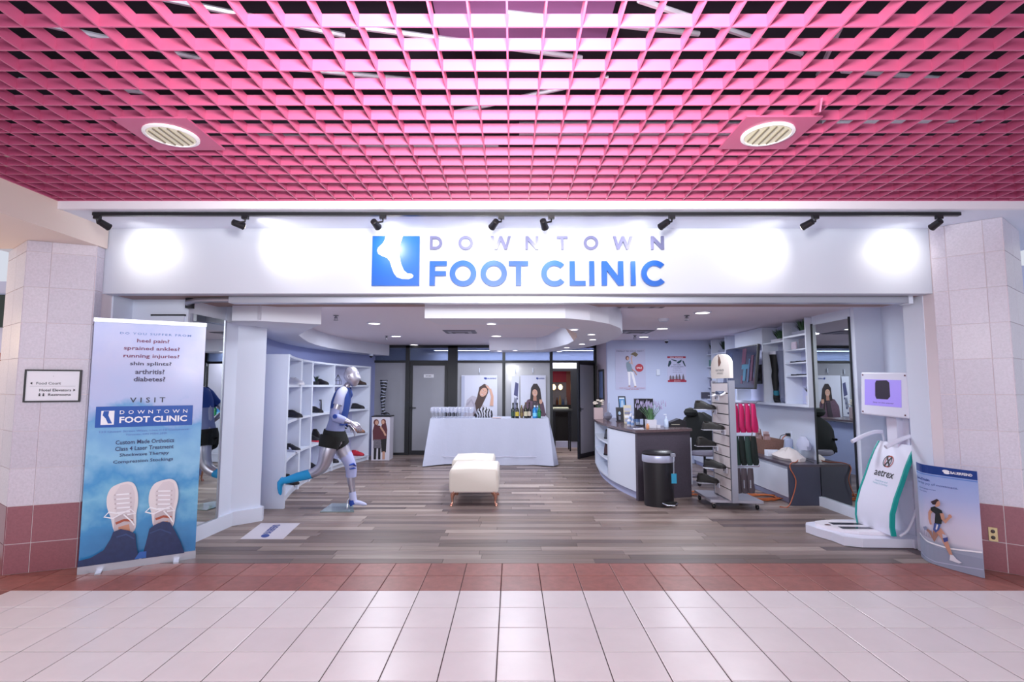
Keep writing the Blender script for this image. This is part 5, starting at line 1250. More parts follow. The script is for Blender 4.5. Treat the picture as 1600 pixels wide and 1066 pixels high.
# ================================================================== FLOOR DECAL
a, b, c, d_ = PF(408, 818), PF(469, 818), PF(442, 843), PF(375, 843)
t = root('floor_decal', 'white floor decal with a blue logo lying on the shop planks near the left column', 'decal', (a+c)/2)
G().prism([(a.x, a.y), (b.x, b.y), (c.x, c.y), (d_.x, d_.y)], .0006, .003).build('sheet', mat('decal_white', '#cfc9d4', .4), t)
ax = (a-d_).normalized(); ay_ = (b-a); ay_ = -(ay_-ay_.dot(ax)*ax).normalized()
pr = Print(planefn(Vector(((c+d_)/2))+Vector((0, 0, .0032))+(a-d_)*.1+(d_-c)*.15, ax, -(d_-c).normalized()*-1), step=.0004)
L = (a-d_).length; wd_ = (b-a).length
org = PF(418, 841, .0032); U_ = Vector((0, 0, 1)).cross(ax)
pr = Print(planefn(org, ax, U_), step=.0004); pr.ell(.09, .05, .07, .04, navy, .3); pr.text('BAUERFEIND', .17, L*.85, .02, .10, navy, .03); pr.build('lettering', t)

# ================================================================== RECEPTION COUNTER
cp = [(1.53, 9.9), (1.475, 9.3), (1.46, 8.8), (1.49, 8.14), (1.57, 7.62), (1.67, 7.19)]
cc = crv(cp, 24)
t = root('reception_counter', 'curved white reception counter with a brown top and dark end panel', 'counter', (2.0, 8.4, 0))
def band(i0, i1, dep, z0, z1, name, m, inset=0):
    g = G(); g.loft([[(p.x+inset, p.y, z0), (p.x+dep, p.y+.06, z0), (p.x+dep, p.y+.06, z1), (p.x+inset, p.y, z1)] for p in cc[i0:i1+1]]); return g.build(name, m, t, smooth=True)
split = 13
band(split, 24, .04, .11, .875, 'front_panel', lamin); band(0, 22, .42, 0, .10, 'plinth', mat('plinth_blue', '#aeb4d8', .5), .05)
for z in (.11, .37, .62): band(0, split, .40, z, z+.03, 'shelf', lamin)
g = G(); g.loft([[(p.x+.38, p.y+.06, .10), (p.x+.42, p.y+.06, .10), (p.x+.42, p.y+.06, .875), (p.x+.38, p.y+.06, .875)] for p in cc[:22]]); g.build('back_panel', mat('counter_inner', '#b7bfe6', .5), t, smooth=True)
p = cc[0]; G().box(p.x, p.x+.42, p.y, p.y+.03, .10, .875).build('side_panel', lamin, t)
# dark end panel
e0, e1 = Vector((1.67, 7.17, 0)), Vector((2.47, 7.45, 0)); Re = (e1-e0).normalized(); Me = frameM(e0, Re, (0, 0, 1)); eL = (e1-e0).length
G().box(0, eL, .0, .895, -.05, .0, M=Me).build('end_panel', dkwood, t)
G().box(eL+.002, eL+.035, .16, .80, -.5, -.02, M=Me).build('white_board_edge', lamin, t)
# worktop: follows the curve then turns along the end panel
outer = [(p.x-.03, p.y) for p in cc[:-1]]+[(1.64, 7.13), (2.49, 7.42), (2.49, 7.98), (2.12, 7.95)]
inn_ = [(p.x+.50, p.y+.05) for p in cc if p.y > 8.05]
outer = [(cc[0].x+.5, cc[0].y+.03)]+[(cc[0].x-.03, cc[0].y+.03)]+outer[1:]+inn_[::-1][:-1]
g = G(); g.prism(outer, .896, .93); g.build('worktop', ctop, t, fixn=True)
CT = .931
def on_ctr(u, v): return PF(u, v, CT)
# bits on the counter
def lathe_thing(name, label, cat, p, prof, m, group=None, n=14, **k): return tag(G().lathe(prof, p, n).build(name, m, smooth=True, loc=p, **k), label, cat, group)
p = PY(935, 655, 9.55); p.z = CT
t = root('flower_box', 'pinkish box holding pale flowers at the far left end of the counter', 'flowers', p)
G().prism([(p.x-.075, p.y-.05), (p.x+.075, p.y-.05), (p.x+.075, p.y+.05), (p.x-.075, p.y+.05)], CT, CT+.20).build('box', mat('box_pinkish', '#b9a3a6', .6), t)
R = random.Random(2); g = G(); g2 = G()
for i in range(9):
    a = R.uniform(0, 6.28); q = Vector((p.x+cos(a)*.07, p.y+sin(a)*.05, CT+.2+R.uniform(.05, .13))); g2.tube([(p.x, p.y, CT+.18), q], .003, 4)
    for k in range(5): b = k*1.257+i; g.lathe([(.003, -.01), (.018, .0), (.013, .012), (.002, .016)], q+Vector((cos(b)*.016, sin(b)*.016, 0)), 6)
g2.build('stems', leaf, t); g.build('petals', mat('petal_cream', '#e8ddd0', .6), t, smooth=True)
p = PY(950, 656, 9.1); p.z = CT
t = root('glass_award', 'faceted silver ornament with a thin stem left of the brochure stands', 'ornament', p)
G().lathe([(.02, 0), (.06, .04), (.075, .08), (.05, .13), (.015, .15)], p, 6).build('body', mat('silver_crystal', '#a6a8bc', .15, .6), t); G().tube([p+Vector((.01, 0, .1)), p+Vector((.02, 0, .3))], .004, 6).build('stem', chrome, t)
def brochure(name, label, u, y, w_, h_, lean, base, draw, z=CT, rz=0):
    p = PY(u, 660, y); p.z = z; t = root(name, label, 'stand', p)
    R_ = Vector((cos(rz), sin(rz), 0)); U_ = (Vector((-sin(rz), cos(rz), 0))*lean+Vector((0, 0, 1))).normalized(); M = frameM(p-R_*w_/2, R_, U_)
    G().box(0, w_, 0.006, h_, -.012, 0, M=M).build('board', mat('brb_'+base.strip('#'), base, .4), t); G().box(0.01, w_-.01, 0, .01, -.09, .03, M=frameM(p-R_*w_/2, R_, (0, 0, 1))).build('foot', mat('brb_'+base.strip('#'), base, .4), t)
    pr = Print(planefn(M @ Vector((0, 0, .0008)), R_, U_)); draw(pr, w_, h_); pr.build('print', t)
def br1(pr, w, h): pr.rect(w*.08, w*.85, h*.55, h*.95, inks('cyanp', '#5a8fc4')); pr.poly([(w*.2, h*.55), (w*.7, h*.55), (w*.6, h*.85), (w*.35, h*.82)], inks('palep', '#aac2e0')); pr.rect(w*.1, w*.8, h*.9, h*.94, whi)
brochure('brochure_stand', 'tall black brochure stand with a blue picture on the counter', 975, 8.95, .13, .42, .18, '#17181e', br1, rz=.2)
def br2(pr, w, h): pr.rect(w*.1, w*.9, h*.1, h*.9, inks('darkp', '#23222c')); pr.ell(w*.5, h*.6, w*.2, h*.12, inks('palep', '#aac2e0')); pr.rect(w*.3, w*.6, h*.15, h*.4, gry)
brochure('brochure_stand', 'short dark brochure in front of the tall black one', 969, 8.75, .11, .24, .2, '#2a2933', br2, rz=.1)
def br3(pr, w, h):
    for k in range(4): pr.rect(w*.1, w*.9, h*(.1+.2*k), h*(.24+.2*k), (lav, whi, gry, lav)[k])
brochure('brochure_stand', 'white multi-pocket leaflet stand leaning back on the counter', 981.5, 8.35, .12, .30, .35, '#d5cdb8', br3, rz=-.1)
for i, (u, y, h_, r, c, lab) in enumerate(((986, 8.35, .20, .028, '#e9ebf6', 'white pump bottle next to the leaflet stand'), (990, 8.1, .17, .03, '#dfe4f4', 'short white bottle in front of the dark monitor'), (994, 8.35, .21, .026, '#d3dcf2', 'tall pale bottle left of the monitor'), (997, 8.15, .19, .03, '#c9d8f0', 'pale blue bottle beside the monitor foot'), (983, 7.9, .12, .03, '#e8e6f0', 'low white jar at the counter edge'), (988.5, 7.8, .10, .025, '#c6cbe0', 'small grey tube at the counter edge'))):
    p = PY(u, 660, y); p.z = CT; t = root('bottle', lab, 'bottle', p, 'bottles on the reception counter')
    G().lathe([(r*.95, 0), (r, .005), (r, h_*.68), (r*.5, h_*.78), (r*.4, h_*.82)], p, 14).build('body', mat('cb_'+c.strip('#'), c, .3), t, smooth=True)
    G().lathe([(r*.45, h_*.82), (r*.45, h_*.95), (r*.25, h_)], p, 10).build('cap', mat('cap_bluewhite', '#aebfe4' if i % 2 else '#aebfe4', .4), t, smooth=True)
    G().lathe([(r*1.02, h_*.2), (r*1.02, h_*.55)], p, 14).build('bottle_label', mat('lab_blue', '#7fa0d6', .5), t)
def monitor(label, p, w_, h_, rz, face_m, foot=True):
    t = root('monitor', label, 'monitor', p); R_ = Vector((cos(rz), sin(rz), 0)); M = frameM(p, R_, (0, 0, 1))
    G().box(-w_/2, w_/2, .10, .10+h_, -.02, .015, M=M).build('housing', blackp, t, bevel=.004); G().box(-w_/2+.012, w_/2-.012, .112, .10+h_-.012, .0152, .0165, M=M).build('screen', face_m, t)
    G().box(-.02, .02, .01, .2, -.05, -.02, M=M).build('neck', blackp, t); G().box(-.1, .1, 0, .012, -.1, .06, M=M).build('foot', blackp, t)
# the receptionist's monitor shows its back to the mall
p = PY(1006, 660, 7.95); p.z = CT
monitor('black monitor seen from behind, left of the lavender pot', p, .30, .30, 0.25+pi, mat('screen_dim', '#4c5468', .2, emit=.15))
# lavender
p = PY(1017, 668, 7.55); p.z = CT
grass('lavender_plant', 'lavender plant in a square white pot on the counter', p, 60, .26, .19, mat('lavender_leaf', '#5f8a62', .7), None, Box(.135, .135, .115, potw), tips=mat('lavender_flower', '#a79fc4', .8), seed=8, wd=.005)
p = PF(1012, 670, CT); lathe_thing('small_candle', 'small orange and pink jar in front of the lavender pot', 'jar', p, [(.02, 0), (.022, .005), (.022, .05), (.014, .055), (.014, .07)], mat('orange_pink', '#d9996f', .4))
p = PF(1029, 669, CT)
tag(G().box(p.x-.025, p.x+.025, p.y-.01, p.y+.03, CT, CT+.045).build('card_holder', potw), 'small white card holder right of the lavender pot', 'card holder')
p = PY(1041, 665, 7.6); p.z = CT
t = root('sanitizer_bottle', 'clear pump bottle with blue label at the right of the counter', 'bottle', p)
G().lathe([(.03, 0), (.032, .006), (.032, .10), (.014, .125), (.012, .135)], p, 14).build('body', mat('sanitizer', '#c4d4f0', .2), t, smooth=True)
g = G(); g.lathe([(.013, .135), (.013, .15), (.004, .152), (.004, .18)], p, 10); g.box(p.x-.035, p.x+.008, p.y-.006, p.y+.006, CT+.178, CT+.19); g.build('pump', white, t)
p = PY(1060, 668, 7.72); p.z = CT
t = root('receipt_printer', 'low black receipt printer and card terminal on the right of the counter', 'printer', p)
G().prism([(-.12, 0), (.12, 0), (.12, .075), (.02, .115), (-.12, .06)], 0, .15, M=Matrix.Translation(p+Vector((0, .15, 0))) @ Matrix.Rotation(pi/2, 4, 'X')).build('housing', blackp, t); G().box(p.x-.10, p.x+.02, p.y-.002, p.y, p.z+.03, p.z+.036).build('paper_slot', mat('slot_pale', '#bdb7a8', .5), t)
p = PF(1003, 671, CT); tag(G().box(p.x-.10, p.x+.03, p.y-.01, p.y+.10, CT, CT+.006).build('leaflet', mat('leaflet_white', '#dfe0ee', .4)), 'flat white leaflet lying at the front edge of the counter', 'leaflet')
# shoes inside the counter niche
for k, (u, z, up, lab) in enumerate(((946, .651, '#3a3c46', 'dark grey shoe on the upper niche shelf of the counter'), (945, .401, '#3a2228', 'dark maroon boot on the middle niche shelf of the counter'))):
    o = make_shoe('boot' if k else 'shoe', lab, up, '#1c1a20', high=.09 if k else .05, lace='#333'); q = PY(u, 690, 8.75 if k == 0 else 8.65); put(o, Vector((q.x+.10, q.y, z)), -1.0)

# ================================================================== PEDAL BIN
bc_ = Vector((1.885, 6.96, 0)); t = root('pedal_bin', 'black pedal bin with a silver rim and hanging blue tag before the counter', 'bin', bc_)
def dring(sx, sy, z, n=28): return [bc_+Vector((cos(a)*sx, (sin(a)*sy if sin(a) < 0 else sin(a)*sy*.75), z)) for a in [2*pi*j/n for j in range(n)]]
G().loft([dring(.185, .165, .0), dring(.187, .168, .02), dring(.192, .172, .55)]).build('body', blackp, t, smooth=True)
G().loft([dring(.202, .182, .55), dring(.207, .186, .56), dring(.207, .186, .632), dring(.202, .182, .64)]).build('rim', mat('rim_silver', '#b9bed6', .3, .3), t, smooth=True)
G().loft([dring(.206, .185, .641), dring(.208, .187, .66), dring(.17, .15, .685), dring(.06, .05, .692)]).build('lid', blackp, t, smooth=True)
G().box(bc_.x+.115, bc_.x+.175, bc_.y-.17, bc_.y-.10, .63, .665).build('lid_catch', mat('catch_grey', '#8e909f', .4), t)
G().loft([[bc_+Vector((x, -.175-.012*(1-abs(x-.09)/.1), z)) for x, z in ((.0, .02), (.18, .02), (.18, .07), (.0, .07))], [bc_+Vector((x, -.14, z)) for x, z in ((.0, .02), (.18, .02), (.18, .07), (.0, .07))]]).build('pedal_recess', mat('recess_black', '#0a0a0d', .6), t)
g = G(); g.tube([bc_+Vector((0.0, -.17, .055)), bc_+Vector((.04, -.225, .04)), bc_+Vector((.13, -.23, .04)), bc_+Vector((.185, -.175, .055))], .010, 8); g.build('pedal', chrome, t, smooth=True)
G().box(bc_.x+.115, bc_.x+.18, bc_.y-.176, bc_.y-.172, .30, .42).build('tag', mat('tag_blue', '#2f9ac0', .4), t)
G().tube([bc_+Vector((.147, -.174, .42)), bc_+Vector((.147, -.186, .55)), bc_+Vector((.147, -.188, .63))], .003, 5).build('tag_string', white, t)

# ================================================================== SLATWALL DISPLAY STAND
st = root('display_stand', 'rolling slatwall display stand with a rounded header and shoes', 'display stand', (2.75, 6.95, 0))
metalg = mat('stand_grey', '#b4b2bf', .35, .35); slat = mat('slat_white', '#d8cfd0', .4); SX, SY0, SY1 = 2.66, 6.52, 7.10
G().prism([(2.45, 6.70), (3.07, 6.62), (3.07, 7.22), (2.47, 7.34)], .085, .115).build('base', metalg, st)
for x, y in ((2.51, 6.76), (3.02, 6.69), (2.51, 7.26), (3.02, 7.16)):
    c_ = G(); c_.lathe([(.028, -.012), (.030, -.006), (.030, .006), (.028, .012)], (x, y, .03), 14, M=Matrix.Rotation(pi/2, 3, 'Y')); w__ = c_.build('caster', blackp, st, smooth=True)
    G().box(x-.016, x+.016, y-.01, y+.01, .05, .085).build('caster_fork', chrome, w__)
z0, z1 = .125, 1.56; n_s = 11
sh_ = (z1-z0)/n_s
for i in range(n_s):
    a = z0+i*sh_; g = G(); g.box(SX, SX+.05, SY0+.03, SY1, a+.004, a+sh_-.010); g.build('slat', slat, st)
G().box(SX+.012, SX+.038, SY0+.03, SY1-.01, z0, z1).build('core', mat('slat_core', '#2a2428', .6), st)
g = G(); g.box(SX-.012, SX+.062, SY0-.005, SY0+.03, .115, 1.585); g.build('post', alu, st)
g = G(); g.box(SX-.006, SX+.056, SY1, SY1+.02, .115, 1.585); g.build('post', alu, st)
for y in (SY0+.12, SY1-.12): G().tube([(SX+.025, y, z1), (SX+.025, y, 1.62)], .006, 6).build('header_pin', chrome, st)
prof = [(SY0, 1.615), (SY1+.02, 1.615), (SY1+.02, 1.78)]+[((SY0+SY1+.02)/2+cos(a)*(SY1+.02-SY0)/2, 1.78+sin(a)*.145) for a in [pi*i/16 for i in range(1, 16)]]+[(SY0, 1.78)]
g = G(); vs0 = [(SX+.005, y, z) for y, z in prof]; vs1 = [(SX+.05, y, z) for y, z in prof]; n = len(prof)
g.add(vs0+vs1, [list(range(n)), list(range(n, 2*n))[::-1]]+[(i, i+n, (i+1) % n+n, (i+1) % n) for i in range(n)]); hd = g.build('header_sign', mat('header_cream', '#e2d8cf', .45), st, fixn=True)
pr = Print(planefn((SX+.004, SY1+.02, 1.615), (0, -1, 0), (0, 0, 1))); br_ = inks('brown3', '#6e4a3c')
pr.poly([(.26, .15), (.30, .16), (.35, .20), (.31, .28), (.27, .27), (.25, .22)], br_); pr.ell(.27, .285, .015, .015, br_); pr.text('FOOT HEALTH', .17, .43, .09, .115, inks('dark', '#33343c'), .01); pr.text('solutions', .21, .39, .055, .078, inks('dark', '#33343c')); pr.build('print', hd)
# brackets and shoes standing on the left face
sp_ = [(1.40, 6.92, None, None), (1.22, 7.0, '#131110', 'dark brown shoe on the second bracket of the display stand'), (.98, 6.74, '#13100f', 'low dark shoe on the middle bracket of the display stand'), (.75, 7.0, '#100e0d', 'dark shoe with pale toe on the bracket below the middle'), (.51, 6.72, '#0e0d0f', 'black shoe on the fifth bracket of the display stand'), (.285, 6.98, '#110f0f', 'black shoe on the lowest bracket of the display stand')]
for k, (z, y, col, lab) in enumerate(sp_):
    bp = Vector((SX, y, z-.012))
    g = G(); g.box(SX-.27 if k else SX-.10, SX-.001, y-.055, y+.055, z-.012, z-.006); g.box(SX-.012, SX-.001, y-.055, y+.055, z-.07, z-.012); g.build('shoe_bracket', mat('bracket_clear', '#d9dbe8', .15), st)
    G().lathe([(.011, 0), (.011, .003)], (SX-.014, y+.03, z-.04), 10, M=Matrix.Rotation(-pi/2, 3, 'Y')).build('logo_dot', mat('dot_brown', '#4a2f2a', .5), st)
    if col:
        o = make_shoe('shoe', lab, col, '#1b191c', L=.26, high=.015 if k % 2 else 0, lace='#3a3232', group='shoes on the display stand'); put(o, Vector((SX-.135, y, z-.005)), (0, -.5, -.15, .15, -.7, -.5)[k])
t = root('insole', 'white and navy moulded insole at the top of the display stand', 'insole', (SX-.08, 6.85, 1.395))
g = G(); g.loft([[(SX-.012-.06, 6.62+i*.06, 1.395+.012*sin(i)), (SX-.012, 6.62+i*.06, 1.40+.012*sin(i)+.02), (SX-.012, 6.62+i*.06, 1.41+.012*sin(i)+.03), (SX-.07, 6.62+i*.06, 1.405+.012*sin(i))] for i in range(6)]); g.build('sole', mat('insole_white', '#e6e6f0', .5), t, smooth=True)
G().loft([[(SX-.075, 6.64+i*.05, 1.412), (SX-.02, 6.64+i*.05, 1.43), (SX-.02, 6.64+i*.05, 1.455), (SX-.07, 6.64+i*.05, 1.425+.01*i)] for i in range(4)]).build('heel_cup', mat('insole_navy', '#2c3550', .5), t, smooth=True)
# pegs on the right face
def peg(y, z, L_=.40): 
    return G().tube([(SX+.05, y, z), (SX+.05+L_, y, z), (SX+.05+L_+.01, y, z+.02)], .005, 6).build('peg', chrome, st, smooth=True)
def garment(name, label, x, y, z, out, m, th, group, cat, extra=None, lean=0):
    """flat-hung item: outline in the (y,z) plane, thickness along x"""
    t = root(name, label, cat, (x, y, z), group)
    rings = []; c = Vector((x, y, z)); n = len(out)
    g = G()
    for dx, s in ((-th, .86), (-th*.6, 1), (th*.6, 1), (th, .86)):
        rings.append([c+Vector((dx+lean*q[1]+.6*q[0]*s, .4*q[0]*s-dx*.5, q[1])) for q in out])
    g.loft(rings); g.build('body', m, t, smooth=True, fixn=True)
    if extra: extra(t, c)
    return t
slip = [(-.035, 0), (.035, 0), (.055, -.08), (.05, -.15), (.075, -.23), (.085, -.30), (.05, -.36), (-.03, -.36), (-.07, -.30), (-.06, -.2), (-.05, -.1)]
pinkm = mat('pink_slipper', '#c71f63', .7); mauve = mat('mauve_slipper', '#7a3a58', .8); blk = mat('sock_darkgreen', '#1a2422', .85); grn = mat('sock_green', '#2e4540', .85); brn = mat('sock_taupe', '#5a5058', .85)
ordn = ['leftmost', 'second from the left of', 'middle one of', 'fourth from the left of', 'rightmost of']
for i in range(5):
    def ex(t, c, i=i):
        if i == 1: G().box(c.x-.024, c.x-.021, c.y-.075, c.y-.035, c.z-.16, c.z-.10).build('paper_tag', white, t)
        g = G(); g.loft([[c+Vector((-.014+dx+.48*y_, .32*y_-.010, z_)) for y_, z_ in slip[:4]+slip[8:]] for dx in (-.003, 0)]); g.build('grip_panel', mauve, t)
    garment('gripper_sock', ordn[i]+' the five pink slipper socks hanging on the display stand', SX+.095+i*.076, 6.80, 1.29, slip, pinkm, .015, 'pink slipper socks on the stand', 'sock', ex, lean=-.06)
peg(6.80, 1.30); G().box(SX+.06, SX+.36, 6.795, 6.805, 1.27, 1.285).build('hook_rail', white, st)
longs = [(-.04, 0), (.04, 0), (.06, -.10), (.065, -.22), (.09, -.32), (.05, -.36), (-.02, -.36), (-.06, -.28), (-.06, -.12)]
for i in range(5):
    garment('dark_sock', ordn[i]+' the five dark green socks hanging below the pink ones', SX+.095+i*.074, 6.80, .88, longs, grn if i % 2 else blk, .015, 'dark socks on the stand', 'sock', lean=-.05)
peg(6.80, .885); peg(6.80, .505)
bs = [(-.035, 0), (.035, 0), (.05, -.1), (.05, -.2), (.09, -.27), (.06, -.31), (-.02, -.31), (-.05, -.22), (-.05, -.1)]
for i in range(4):
    def ex2(t, c, i=i): G().box(c.x-.022, c.x-.019, c.y-.05, c.y+.0, c.z-.24, c.z-.14).build('paper_tag', white, t) if i % 2 == 0 or i == 3 else None
    garment('grey_sock', ['leftmost', 'second', 'third', 'rightmost'][i]+' of the four taupe socks with paper tags near the stand base', SX+.10+i*.08, 6.80, .485, bs, brn, .018, 'grey socks on the stand', 'sock', ex2)

# ================================================================== RIGHT WALL: SHELVES, TV, BENCH CABINET
SXF, SXB = 3.87, 4.12
def sy(u, x=SXF):
    return x/(ray(u, 560)[0]/ray(u, 560)[1])
yb = {k: sy(k) for k in (1112, 1134, 1150, 1192, 1225, 1262)}
wu = root('display_shelving', 'white wall-mounted shelving with open bays around the television', 'shelving', (4.0, 8.6, 1.24))
Y_end, Y_far = 6.965, 10.59
G().box(SXF, SXB-.002, Y_end, Y_far, 1.235, 1.27).build('ledge', lamin, wu)
G().box(SXB-.012, SXB-.002, Y_end, Y_far, 1.27, 2.42).build('back_panel', mat('shelf_back', '#c3c6e4', .5), wu)
for y in (Y_end, yb[1225]-.012, yb[1192], yb[1150], yb[1134], yb[1112]): 
    G().box(SXF, SXB-.012, y, y+.028, 1.27, 2.42).build('divider', lamin, wu)
G().box(SXF, SXB-.012, Y_end+.028, yb[1225]-.012, 2.19, 2.215).build('shelf', lamin, wu)
for z in (2.0, 1.82, 1.64): G().box(SXF+.01, SXB-.012, Y_end+.028, yb[1225]-.012, z, z+.02).build('shelf', lamin, wu)
G().box(SXF+.01, SXB-.012, yb[1225]+.016, yb[1192], 2.15, 2.17).build('shelf', lamin, wu)
for z in (2.12, 1.88, 1.68, 1.48): G().box(SXF+.01, SXB-.012, yb[1112]+.028, Y_far, z, z+.02).build('shelf', lamin, wu); 
for z in (2.12,): G().box(SXF+.01, SXB-.012, yb[1134]+.028, yb[1112], z, z+.02).build('shelf', lamin, wu)
G().box(SXF+.002, SXF+.012, yb[1192]+.028, yb[1150], 2.16, 2.42).build('tv_bay_panel', lamin, wu)
ym = (Y_end+yb[1225])/2
grass('potted_grass', 'large spiky green plant in a grey planter on the top right shelf', (3.98, ym-.03, 2.216), 150, .17, .16, leaf, None, Box(.14, .34, .05, potg, .6), seed=11, wd=.009)
grass('potted_grass', 'spiky green plant on the shelf above the stocking legs', (3.98, (yb[1225]+yb[1192])/2, 2.171), 120, .17, .15, leaf, None, Box(.13, .28, .04, potw, .6), seed=12, wd=.009)
grass('potted_grass', 'dark spiky plant high on the shelf left of the television', (3.98, (yb[1134]+yb[1112])/2, 2.141), 110, .20, .13, leafd, None, Box(.13, .24, .05, potg, .6), seed=13)
grass('potted_grass', 'dark spiky plant in the far corner bay near the poster wall', (3.98, yb[1112]+.22, 2.141), 110, .22, .13, leafd, None, Box(.13, .22, .06, potg, .6), seed=14)
grass('potted_plant', 'small leafy plant in a white pot on the ledge beside the right mirror', (3.98, 7.06+.02, 1.271), 70, .13, .12, leafd, None, Box(.11, .11, .12, potw, .8), seed=15, wd=.016)
t = root('photo_box', 'small printed box picture on the second shelf under the big plant', 'picture', (3.97, ym-.1, 2.021)); G().box(3.93, 3.96, ym-.20, ym, 2.021, 2.16).build('board', mat('photo_dark', '#55506a', .5, noise=(25, .6)), t)
tag(G().box(3.93, 3.95, ym+.08, ym+.2, 2.021, 2.13).build('card', mat('card_pinkwhite', '#cfc0d4', .5, noise=(40, .3))), 'small pale card left of the printed box picture', 'card')
for z, yy, lab in ((1.841, ym-.11, 'dark insole on the third shelf, nearer the mirror'), (1.841, ym+.12, 'dark insole on the third shelf, nearer the television'), (1.661, ym-.11, 'dark insole on the fourth shelf, nearer the mirror'), (1.661, ym+.12, 'dark insole on the fourth shelf, nearer the television')):
    tag(G().loft([[(3.90, yy-.09+i*.04, z), (3.96, yy-.09+i*.04, z), (3.955, yy-.09+i*.04, z+.012+.004*abs(i-2)), (3.905, yy-.09+i*.04, z+.012+.004*abs(i-2))] for i in range(5)]).build('insole', mat('insole_black', '#1d1f29', .6), smooth=True), lab, 'insole', 'insoles on the wall shelves')
yl = (yb[1225]+yb[1192])/2
leg_form('stocking_leg', 'standing leg form in a black compression sock with teal ankle on the ledge', (3.98, yl+.17, 1.271), .74, mat('black_sock', '#14151b', .7), rz=-pi/2-.2,
    extra=lambda t, p, k, c, s: (G().lathe([(.041*k, .10*k), (.040*k, .17*k)], p, 14).build('teal_band', mat('teal_band', '#1f6f86', .7), t, smooth=True), G().lathe([(.08*k, .70*k), (.08*k, .745*k)], p, 14).build('top_rim', mat('rim_pale', '#c6c8dc', .4), t, smooth=True)))
leg_form('stocking_leg', 'standing leg form in a grey compression sock on the ledge nearer the right mirror', (3.98, yl-.04, 1.271), .76, mat('grey_sock', '#6f7590', .7), rz=-pi/2-.2)
# things on the far-left shelves
for (z, lab, c) in ((1.90, 'green landscape picture on the far corner shelf', '#5d8f8a'), (1.70, 'white card box on the far corner shelf', '#d6d8ea'), (1.501, 'mixed small packages on the lowest far corner shelf', '#7a7694')):
    tag(G().box(3.93, 3.96, yb[1112]+.08, yb[1112]+.32, z, z+.13).build('small_picture', mat('sp'+c.strip('#'), c, .5, noise=(18, .35))), lab, 'picture')
q = PY(1106, 618, 10.5); tag(G().box(q.x-.10, q.x+.06, 10.56, 10.595, q.z-.06, q.z+.06).build('wall_box', mat('dark_grey_box', '#4a4a5a', .5)), 'small dark grey box on the poster wall left of the display stand header', 'box')
# television
tv = root('television', 'large flat television tilted down on a wall arm beside the shelves', 'television', (3.75, 8.25, 1.7))
TA, TB = Vector((3.63, 9.0, 2.13)), Vector((3.56, 7.68, 2.13)); 
TR = (TB-TA).normalized(); TU = (Vector((.12, 0, 1))).normalized(); TL = (TB-TA).length; Mt = frameM(TA-TU*.66, TR, TU)
G().box(0, TL, 0, .66, -.045, -.004, M=Mt).build('housing', blackp, tv, bevel=.005)
scr = G().box(.014, TL-.014, .02, .646, -.0035, -.002, M=Mt).build('screen', mat('tv_glass', '#262b42', .12, coat=.4), tv)
pr = Print(planefn(Mt @ Vector((0, 0, -.0015)), TR, TU))
pr.rect(.10, .35, .05, .60, inks('tvd', '#2c3450', .2)); pr.rect(TL*.58, TL*.70, .38, .62, inks('tvr', '#5c3148', .2)); pr.rect(TL*.60, TL*.66, .08, .2, inks('tvr', '#5c3148', .2)); pr.rect(TL*.60, TL*.80, .30, .37, inks('tvc', '#3f7590', .2)); pr.rect(TL*.66, TL*.74, .12, .30, inks('tvc', '#3f7590', .2)); pr.rect(TL*.12, TL*.2, .50, .515, inks('tvc', '#3f7590', .2)); pr.rect(TL*.86, TL*.93, .12, .5, inks('tvr', '#5c3148', .2)); pr.rect(TL*.80, TL*.84, .1, .45, inks('tvb', '#4a6688', .2))
pr.build('screen_picture', scr)
g = G(); g.box(3.66, 3.88, 8.35, 8.43, 1.72, 1.78); g.box(3.66, 3.88, 8.35, 8.43, 1.60, 1.64); g.box(3.86, 3.88, 8.25, 8.5, 1.55, 1.85); g.build('wall_arm', black, tv)
# low bench cabinet under the shelves
BX, BZ = 3.55, .515
bcab = root('bench_cabinet', 'low white bench cabinet with a dark top and end along the right wall', 'cabinet', (3.8, 8.6, 0))
G().box(BX-.01, 4.115, 6.90, 10.55, BZ-.03, BZ).build('worktop', mat('bench_top', '#4d4450', .3, noise=(40, .2)), bcab)
G().box(BX-.01, 3.935, 6.90, 6.94, 0, BZ-.03).build('end_panel', mat('slate_end', '#444659', .4), bcab)
G().box(BX+.05, 4.10, 6.97, 10.54, .0, .08).build('plinth', mat('plinth_blue', '#aeb4d8', .5), bcab)
G().box(BX+.02, 4.11, 6.97, 10.54, .08, BZ-.032).build('carcass', lamin, bcab)
for i in range(3):
    a = 6.96+i*1.2; b = min(a+1.19, 10.53); G().box(BX, BX+.018, a, b, .09, BZ-.07).build('door', lamin, bcab)
# clutter on the bench
t = root('bag_pile', 'crumpled pale cloth bag lying on the bench cabinet', 'bag', (3.8, 7.45, BZ))
R = random.Random(21); rings = []
for f, s in ((0, 1), (.3, 1.0), (.6, .8), (.85, .5), (1, .15)):
    rings.append([Vector((3.80+cos(a)*.16*s*(1+.15*R.uniform(-1, 1)), 7.42+sin(a)*.30*s*(1+.12*R.uniform(-1, 1)), BZ+.001+f*.13*(1+.25*R.uniform(-1, 1)*(f > 0)))) for a in [2*pi*j/20 for j in range(20)]])
G().loft(rings).build('cloth', mat('pale_cloth', '#cfc6c6', .8), t, smooth=True)
t = root('wicker_basket', 'brown basket holding wrapped packages on the bench cabinet', 'basket', (3.82, 8.1, BZ))
g = G(); g.loft([[(3.82+sx*.14*s, 8.12+sy_*.30*s, z) for sx, sy_ in ((-1, -1), (1, -1), (1, 1), (-1, 1))] for s, z in ((.88, BZ+.001), (1, BZ+.22), (.95, BZ+.22), (.85, BZ+.03))]); g.build('basket', mat('wicker', '#7c5a50', .8, noise=(70, .4)), t)
